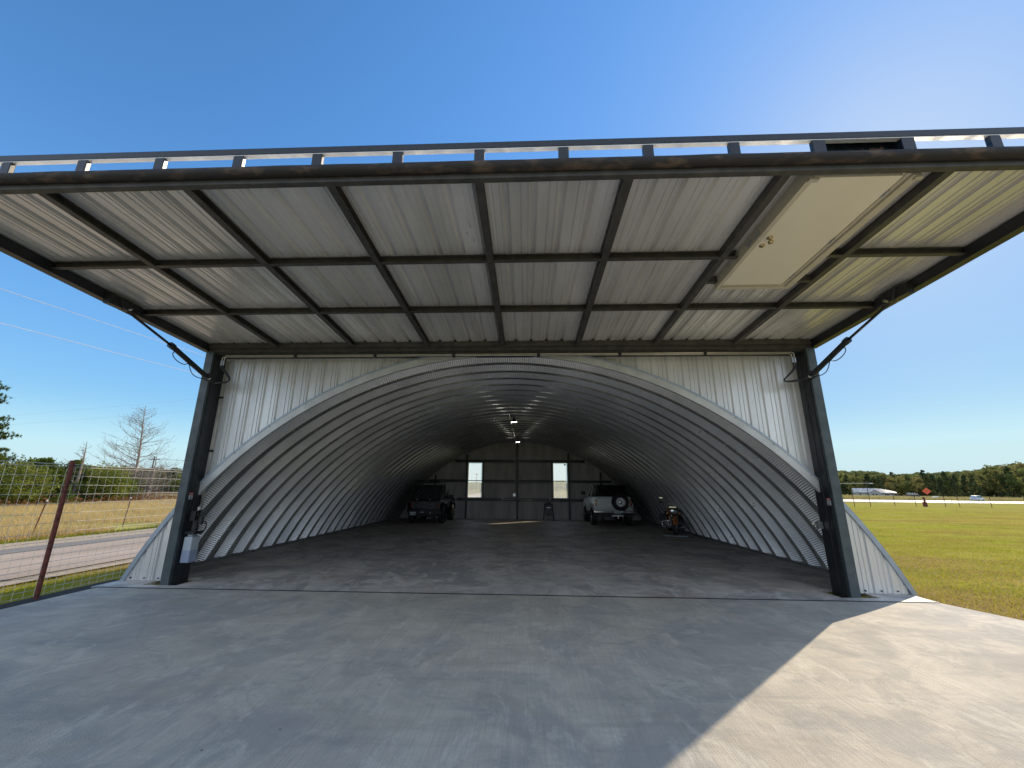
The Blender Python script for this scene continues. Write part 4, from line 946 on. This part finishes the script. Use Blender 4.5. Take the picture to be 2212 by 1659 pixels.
b = MB(); b.beam((-.5, .1, 0), (0, .1, 2.0), .07, .07); b.beam((.5, .1, 0), (0, .1, 2.0), .07, .07); b.build('stand', wood_pole_m, t)
# equipment trailer
t = thing('equipment_trailer', 'dark framed equipment trailer with two upright poles beyond the highway', 'trailer', (152, 167, gz(152, 167)), radians(-42))
b = MB(); b.box(-3.6, 3.6, -1, 1, .7, .85); b.build('deck', white_paint, t, bev=.03)
b = MB()
for x in (-1.6, 1.7): b.beam((x, 0, .8), (x, 0, 3.9), .14, .14, (0, 1, 0))
b.build('upright', wood_pole_m, t)
b = MB(); b.box(-1.6, 2.1, -.5, .5, .9, 1.9); b.build('machine', frame_m, t, bev=.1)
b = MB()
for x in (-1.2, -.6, 0, .7): b.box(x, x+.4, -.56, -.5, 1.9, 2.5)
b.box(-1.7, 1.8, -.5, -.42, 2.05, 2.2); b.build('rack', stick_m, t)
for x in (-.6, .6):
    b = MB(); b.tube([(x, -1.1, .4), (x, -.8, .4)], .4, 14); b.build('wheel', tyre_m, t)

# dilapidated house
H = thing('derelict_house', 'low pale derelict house with a sagging broken roof beyond the highway', 'house', (213, 264, gz(213, 264)-.1), radians(-28)); H.scale = (.70, .8, 1)
b = MB(); b.box(-13.5, 13, -4.5, 4.5, 0, 2.9); wl_ = b.build('wall', house_wall_m, H)
b = MB()
def roof(b, x0, x1, sag=0, ov=.6, zt=5.2):
    n = 12
    for s_ in (-1, 1):
        vs = []
        for i in range(n+1):
            u = i/n; x = x0+(x1-x0)*u; dz = -sag*(max(0, u-.55)/.45)**1.5 + .12*noise.noise(Vector((i*.9, s_*3, 0)))
            for j in range(5):
                v_ = j/4; vs.append((x, s_*(5.2)*(1-v_), 2.75+(zt-2.75)*v_+dz*(.4+.6*v_)))
        b.add(vs, [(i*5+j, i*5+j+1, (i+1)*5+j+1, (i+1)*5+j) for i in range(n) for j in range(4)])
roof(b, -14, 15.5, 2.0)
rf = b.build('roof', house_roof_m, H); rf.modifiers.new('t', 'SOLIDIFY').thickness = .18
b = MB(); b.add([(-13.5, -4.5, 2.9), (-13.5, 4.5, 2.9), (-13.5, 0, 5.0)], [(0, 1, 2)]); b.add([(-4, -6.2, 2.7), (4, -6.2, 2.7), (0, -6.2, 4.4)], [(0, 1, 2)]); b.box(-4, 4, -6.2, -4.5, 0, 2.7); b.build('gable', house_wall_m, H)
b = MB(); b.add([(-4.5, -6.5, 2.6), (0, -6.5, 4.5), (0, -1, 4.9), (-4.5, -1, 2.6)], [(0, 1, 2, 3)]); b.add([(4.5, -6.5, 2.6), (0, -6.5, 4.5), (0, -1, 4.9), (4.5, -1, 2.6)], [(0, 1, 2, 3)]); b.build('porch_roof', house_roof_m, H)
for x in (-9.5, -1.2, 1.2, 7.5, 9.0):
    yy = -6.25 if abs(x) < 4 else -4.55
    b = MB(); b.box(x-.5, x+.5, yy, yy+.04, 1.0, 2.2); b.build('window', ink_m, H)
b = MB(); b.box(10.0, 15.4, -5.0, -4.6, 2.0, 2.7); b.beam((14, -5, 0), (13.4, -5, 2.6), .3, .3); b.build('porch_debris', bark_m, H)

# birds
for i, (p, lb, s_) in enumerate((((46.7, 20, 20), 'dark bird gliding in the sky right of the raised door', 1.0), ((28.0, 8.5, 33), 'tiny dark bird high at the upper right of the sky', .8))):
    t = thing('bird', lb, 'bird', p, radians(30))
    b = MB(); M = Matrix.Rotation(pi/2, 4, 'Y'); b.lathe([(.001, -.28*s_), (.05*s_, -.2*s_), (.09*s_, 0), (.05*s_, .16*s_), (.03*s_, .22*s_), (.001, .26*s_)], M, 8); b.build('body', bird_m, t, smooth=True)
    b = MB()
    for sy in (-1, 1): b.add([(.1*s_, 0, 0), (-.1*s_, 0, 0), (-.16*s_, sy*.3*s_, .10*s_), (-.2*s_, sy*.62*s_, .04*s_), (.0, sy*.34*s_, .11*s_)], [(0, 1, 2, 3, 4) if sy > 0 else (4, 3, 2, 1, 0)])
    b.build('wing', bird_m, t)

# ------------------------------------------------------------------ vegetation
def leaf(b, p, s, R_, up=0.3):
    a = R_.uniform(0, 2*pi); t_ = R_.uniform(-1, 1); d = Vector((cos(a), sin(a), t_*.8)).normalized(); e = d.cross(Vector((R_.uniform(-1, 1), R_.uniform(-1, 1), R_.uniform(-.3, 1)))).normalized()
    n = len(b.v); p = Vector(p)
    b.v += [tuple(p-d*s*.5), tuple(p+e*s*.34), tuple(p+d*s*.5), tuple(p-e*s*.34)]; b.f.append((n, n+1, n+2, n+3)); b.mi.append(0)
def tree_mesh(seed, H_, Wd, base, nclump, nleaf, ls, lm_, shape='round'):
    R_ = random.Random(seed); b = MB()
    for c in range(nclump):
        if shape == 'cone':
            u = R_.random()**.8; z = base+(H_-base)*u; rr = Wd/2*(1-u)**.75*(.55+.5*R_.random())+.15
            a = R_.uniform(0, 2*pi); cx_, cy_ = rr*cos(a), rr*sin(a); cr = Wd*.13*(1.15-u*.7)
        else:
            while True:
                x, y, z = [R_.uniform(-1, 1) for _ in range(3)]
                q = x*x+y*y+z*z
                if .25 < q < 1: break
            k = (.72+.28*R_.random()); cx_ = x*Wd/2*k; cy_ = y*Wd/2*k; z = base+(H_-base)*(.5+.5*z*k); cr = Wd*.15*(.6+.7*R_.random())
        for _ in range(nleaf):
            d = Vector((R_.gauss(0, 1), R_.gauss(0, 1), R_.gauss(0, .7)))
            d = d.normalized()*cr*(R_.random()**.4)
            leaf(b, (cx_+d.x, cy_+d.y, max(base*.5, z+d.z)), ls*R_.uniform(.6, 1.3), R_)
    me = bpy.data.meshes.new('crown'); me.from_pydata(b.v, [], b.f); me.materials.append(lm_); me.update()
    b = MB(); tr = .018*H_
    b.tube([(0, 0, -.3), (R_.uniform(-.1, .1), R_.uniform(-.1, .1), H_*.35), (R_.uniform(-.3, .3), R_.uniform(-.3, .3), H_*.85)], [tr, tr*.7, tr*.2], 7)
    for i in range(7):
        a = R_.uniform(0, 2*pi); z = H_*R_.uniform(.25, .7); l = Wd*.38*R_.random()+.3
        b.tube([(0, 0, z), (l*.5*cos(a), l*.5*sin(a), z+l*.25), (l*cos(a), l*sin(a), z+l*.6)], [tr*.4, tr*.25, tr*.08], 5)
    mt = bpy.data.meshes.new('trunk'); mt.from_pydata(b.v, [], b.f); mt.materials.append(bark_m); mt.update()
    return me, mt
PROTO = {
 'oak': [tree_mesh(s, 14, 11, 1.5, 46, 60, .75, oak_leaf) for s in (1, 2)],
 'autumn': [tree_mesh(s, 13, 9, 1.5, 40, 60, .7, autumn_leaf) for s in (3, 4)],
 'dark': [tree_mesh(s, 14, 7.5, .6, 60, 50, .7, dark_leaf, 'cone') for s in (5, 6)],
 'cedar': [tree_mesh(s, 5, 4.2, .15, 90, 80, .17, cedar_leaf, 'cone') for s in (8, 9)],
 'bush': [tree_mesh(s, 4, 4.6, .1, 80, 80, .18, cedar_leaf) for s in (10, 11)],
}
def plant(name, label, cat, kind, i, loc, H_, base_h, wsc=1, rz=0, group=None, lname='crown'):
    me, mt = PROTO[kind][i % 2]; t = thing(name, label, cat, loc, rz, group); s_ = H_/base_h; t.scale = (s_*wsc, s_*wsc, s_)
    o = bpy.data.objects.new(lname, me); C.objects.link(o); o.parent = t
    o = bpy.data.objects.new('trunk', mt); C.objects.link(o); o.parent = t
    return t
def interp(tab, a):
    if a <= tab[0][0]: return tab[0][1]
    for (a0, e0), (a1, e1) in zip(tab, tab[1:]):
        if a <= a1: return e0+(e1-e0)*(a-a0)/(a1-a0)
    return tab[-1][1]
CX, CY, CZ = .517, -7.81, 1.72
def ring_trees(tab, a0, a1, da, r0, r1, kinds, R_, grp, desc, fall=1.0):
    a = a0; n = 0
    while a < a1:
        r = R_.uniform(r0, r1); az = radians(a); x = CX+r*sin(az); y = CY+r*cos(az); z = gz(x, y)
        top = CZ + r*interp(tab, a)*R_.uniform(.74, 1.06)*fall; h = max(2.5, top-z)
        kd = R_.choice(kinds); bh = 14 if kd in ('oak', 'dark') else 13
        w_ = {'oak': 'broad green tree', 'autumn': 'yellowing tree', 'dark': 'narrow dark tree'}[kd]
        near = 'tall' if h > 17 else 'mid-height' if h > 13 else 'low'
        plant('tree', '%s %s %s' % (near, w_, desc), 'tree', kd, R_.randint(0, 1), (x, y, z-.1), h, bh, R_.uniform(.8, 1.05), R_.uniform(0, 6), grp)
        a += da*R_.uniform(.7, 1.3); n += 1
    return n
TR = [(30, .038), (35.4, .0395), (37.4, .0381), (38.6, .0376), (39.3, .0299), (40.1, .0315), (40.9, .0312), (41.7, .0333), (42.7, .0329), (43.7, .0337), (44.8, .0355), (45.5, .0357), (46.1, .0398), (46.7, .0428), (47.3, .044), (47.8, .0458), (48.5, .0453), (52, .045)]
TL = [(-55, .018), (-49, .02), (-47.4, .0308), (-46.2, .0317), (-45.4, .0334), (-44.5, .0341), (-43.5, .0316), (-42.6, .0322), (-42.1, .0345), (-41.5, .0304), (-40.8, .0347), (-40.1, .0292), (-30, .025)]
TW = [(-14, .013), (-7.8, .0129), (-7.0, .0154), (-6.3, .0131), (3.8, .0168), (4.8, .0201), (5.3, .0145), (12, .015), (20, .022), (30, .034)]
RR = random.Random(21)
ring_trees(TR, 33, 51, .55, 400, 430, ['oak', 'autumn', 'oak', 'dark'], RR, 'trees of the wood beyond the highway', 'in the edge of the wood beyond the highway')
ring_trees(TR, 33, 51, .7, 365, 392, ['dark', 'dark', 'autumn', 'oak'], RR, 'trees of the wood beyond the highway', 'at the front of the wood beyond the highway', .82)
ring_trees(TL, -55, -36, .9, 150, 175, ['oak', 'dark', 'autumn'], RR, 'trees of the far left hedge', 'in the far hedge beyond the bare tree')
ring_trees(TW, -14, 12, .8, 250, 300, ['oak', 'autumn', 'dark'], RR, 'trees behind the hangar', 'far behind the hangar past the rear windows')
# wood mass behind the first trees
def woodmass(tab, a0, a1, r, seed, n, lm_, ls):
    R_ = random.Random(seed); b = MB()
    for _ in range(n):
        a = R_.uniform(a0, a1); rr = r*R_.uniform(.97, 1.1); az = radians(a); x = CX+rr*sin(az); y = CY+rr*cos(az); z0 = gz(x, y); top = CZ+rr*interp(tab, a)*(.90+.08*noise.noise(Vector((a*2.1, 0, 3))))
        leaf(b, (x, y, z0+(top-z0)*R_.random()**.8), ls*R_.uniform(.6, 1.3), R_)
    return tag(b.build('woodland', lm_), None, None, kind='stuff')
woodmass(TR, 31, 53, 450, 31, 26000, dark_leaf, 2.2)
woodmass(TL, -56, -34, 180, 32, 14000, dark_leaf, 1.2)
woodmass(TW, -15, 14, 305, 33, 9000, oak_leaf, 1.6)

# cedars and bushes on the left
RB = random.Random(4)
bl = [(-49.5, 26, 5.0, 'bush'), (-46.5, 24, 4.4, 'bush'), (-44.2, 25.5, 4.9, 'cedar'), (-42.6, 23.5, 3.6, 'bush'), (-41.4, 27.0, 4.6, 'cedar'), (-40.2, 24.6, 4.0, 'bush'), (-41.8, 29.8, 4.6, 'cedar'), (-40.6, 31.6, 4.2, 'bush'), (-43.8, 32.6, 4.2, 'bush'),
      (-41.8, 34.2, 3.0, 'bush'), (-52.5, 29, 5.2, 'cedar'), (-48, 31.5, 4.8, 'cedar'), (-55, 24, 5, 'bush'), (-44.8, 21.8, 3.0, 'bush'), (-42.2, 26.4, 2.4, 'bush'), (-46.5, 35.5, 4.3, 'cedar'), (-49.5, 35, 4.6, 'bush'), (-45.5, 28.8, 4.6, 'bush'), (-43.2, 36.6, 3.2, 'bush'), (-40.2, 27.2, 3.4, 'cedar')]
for i, (x, y, h, kd) in enumerate(bl):
    where = ['at the far left edge', 'left of the red pipe post'][0 if x < -46 else 1] if y < 29 else 'behind the bare tree'
    plant('cedar_shrub', ('%s dense dark green %s %s past the dry field' % (['low', 'mid-sized', 'tall'][0 if h < 3.7 else 1 if h < 4.7 else 2], 'cedar' if kd == 'cedar' else 'bush', where)), 'shrub', kd, i, (x, y, -.1), h*.88, 5 if kd == 'cedar' else 4, 1.1, RB.uniform(0, 6), 'evergreen shrubs past the dry field', 'foliage')
b = MB(); R_ = random.Random(9)
for _ in range(9000):
    x = R_.uniform(-47, -38.8); y = 26+(x+39)*-.2+R_.gauss(4, 6); leaf(b, (x, y, -.05+abs(R_.gauss(0, .35))), R_.uniform(.12, .3), R_)
tag(b.build('undergrowth', reddish_leaf), None, None, kind='stuff')

# pine at left edge
PN = thing('pine_tree', 'tall green pine whose branches enter at the left edge of the picture', 'tree', (-46.6, 24.8, -.1))
PN.scale = (.95, .95, .87); R_ = random.Random(12); b = MB(); tk = MB(); tk.tube([(0, 0, 0), (.1, 0, 6), (.3, .1, 12.5)], [.26, .18, .04], 8)
for i in range(100):
    z = 2.5+9.6*(i/99); L = (3.9*(1-(z-2.5)/11.5)+.6)*R_.uniform(.7, 1.1); a = R_.uniform(0, 2*pi); d = Vector((cos(a), sin(a), 0))
    tip = Vector((0, 0, z))+d*L+Vector((0, 0, L*.18)); tk.tube([(0, 0, z), Vector((0, 0, z))+d*L*.5-Vector((0, 0, L*.04)), tip], [.05, .035, .012], 5)
    for k in range(int(9+L*8)):
        u = R_.uniform(.35, 1.05); c = Vector((0, 0, z))+d*L*u+Vector((R_.gauss(0, .16), R_.gauss(0, .16), L*.15*u+R_.gauss(0, .1)))
        for _ in range(22):
            dd = Vector((R_.gauss(0, 1), R_.gauss(0, 1), R_.gauss(.5, .8))).normalized()*R_.uniform(.16, .32); e = dd.cross(Vector((0, 0, 1))).normalized()*.03
            n = len(b.v); b.v += [tuple(c-e), tuple(c+e), tuple(c+dd)]; b.f.append((n, n+1, n+2)); b.mi.append(0)
b.build('needles', pine_leaf, PN); tk.build('trunk', bark_m, PN)

# bare dead tree with tangled low branches
def bare_tree(name, label, loc, H_, seed, nb, spread, lowtangle, rz=0):
    t = thing(name, label, 'tree', loc, rz); R_ = random.Random(seed); tk = MB(); br = MB()
    def axp(z): return Vector((.25*sin(z*.4)+.02*z, .15*sin(z*.3+1), z))
    tk.tube([axp(H_*i/12) for i in range(13)], [.17*(1-i/12.6) + .01 for i in range(13)], 8)
    def twig(p, d, L, r, lev):
        n = 4; pts = [p]; q = p.copy(); dd = d.copy()
        for i in range(n):
            dd = (dd+Vector((R_.gauss(0, .14), R_.gauss(0, .14), R_.gauss(.07, .10)))).normalized(); q = q+dd*L/n; pts.append(q.copy())
        br.tube(pts, [r*(1-i/(n+.4)) for i in range(n+1)], 4 if lev < 2 else 3, cap=False)
        if lev < 3:
            for k in range(4 if lev == 0 else 3):
                u = R_.uniform(.3, .95); i = min(n-1, int(u*n)); s_ = pts[i].lerp(pts[i+1], u*n-i)
                sd_ = (dd+Vector((R_.gauss(0, .7), R_.gauss(0, .7), R_.gauss(.1, .4)))).normalized(); twig(s_, sd_, L*R_.uniform(.28, .5), r*.45, lev+1)
    for i in range(nb):
        z = H_*(.06+.90*(i/nb)**.95); a = R_.uniform(0, 2*pi); u = (z/H_)
        L = spread*(1-u)**.8*R_.uniform(.65, 1.1)+.25; twig(axp(z), Vector((cos(a), sin(a), .12+.35*u)).normalized(), L, .045*(1-u*.6), 0)
    for i in range(lowtangle):
        a = R_.uniform(0, 2*pi); z = R_.uniform(.2, 3.2); twig(axp(z), Vector((cos(a), sin(a), R_.uniform(-.3, .3))).normalized(), R_.uniform(1.8, 4.2), .04, 0)
    tk.build('trunk', deadwood_m, t); br.build('branches', deadwood_m, t); return t
bare_tree('bare_tree', 'tall grey leafless dead tree with a tangle of low branches', (-44.2, 38.0, -.1), 10.9, 2, 110, 5.6, 60)
bare_tree('bare_tree', 'small thin leafless tree left of the tall dead tree', (-49.6, 37.0, -.1), 6.6, 5, 20, 2.2, 6)
bare_tree('bare_tree', 'small crooked leafless tree right of the tall dead tree', (-41.6, 37.5, -.1), 5.3, 6, 16, 2.0, 10)
bare_tree('bare_tree', 'dark twiggy sapling rising above the evergreen shrubs', (-41.0, 29.2, -.1), 5.6, 8, 18, 1.6, 0)

# grass blades
def blades(name, m, n, gen, hmin, hmax, wd, seed, lean=.5):
    R_ = random.Random(seed); b = MB(); v = b.v; f = b.f
    for _ in range(n):
        x, y = gen(R_)
        if x is None: continue
        z = gz(x, y)-.01; h = R_.uniform(hmin, hmax); a = R_.uniform(0, pi); w = wd*R_.uniform(.6, 1.3); lx = R_.gauss(0, lean)*h; ly = R_.gauss(0, lean)*h
        k = len(v); v.append((x-w*cos(a), y-w*sin(a), z)); v.append((x+w*cos(a), y+w*sin(a), z)); v.append((x+lx, y+ly, z+h)); f.append((k, k+1, k+2))
    b.mi = [0]*len(f); return tag(b.build(name, m), None, None, kind='stuff')
def gen_right(R_):
    r = 5+55*R_.random()**1.6; a = radians(R_.uniform(30, 62)); x = CX+r*sin(a); y = CY+r*cos(a)
    if y > .3 and x < 7.25: return None, None
    if y <= .3 and x < 7.2+max(0, -y)*.27: return None, None
    return x, y
blades('lawn_grass', grass_leaf, 150000, gen_right, .03, .09, .008, 1)
def gen_left(R_):
    y = R_.uniform(-6, 12)
    return R_.uniform(-8.75, -7.3), y
blades('verge_grass', grass_leaf, 50000, gen_left, .02, .07, .006, 2)
def gen_left2(R_):
    return R_.gauss(-15.35, .22), R_.uniform(-2, 30)
blades('road_edge_grass', grass_leaf, 16000, gen_left2, .05, .14, .012, 3)
def gen_straw(R_):
    u = R_.random()**1.5; x = -15.7-26*u; y = R_.uniform(-3, 34)+u*8
    if noise.noise(Vector((x*.25, y*.25, 1))) < -.28: return None, None
    return x, y
blades('dry_grass', straw_leaf, 120000, gen_straw, .18, .48, .011, 4, .55)
def gen_weed(R_):
    t = R_.uniform(-40, 260); s_ = 25+R_.random()**1.4*70; p = hp(t, s_)
    if noise.noise(Vector((p[0]*.06, p[1]*.06, 4))) < -.05: return None, None
    return p
blades('roadside_weeds', weed_leaf, 60000, gen_weed, .5, 1.5, .09, 5, .4)
def gen_clip(R_):
    if R_.random() < .6:
        u = R_.random(); y = 1.2-u*9; x = (7.15 if y > -.3 else 7.15+(-.3-y)*.28)+abs(R_.gauss(0, 1.0)); return x, y
    return 9.5+R_.gauss(0, 1.6), 4.0+R_.gauss(0, 2.2)
blades('dry_clippings', straw_leaf, 55000, gen_clip, .015, .05, .012, 6, 1.2)
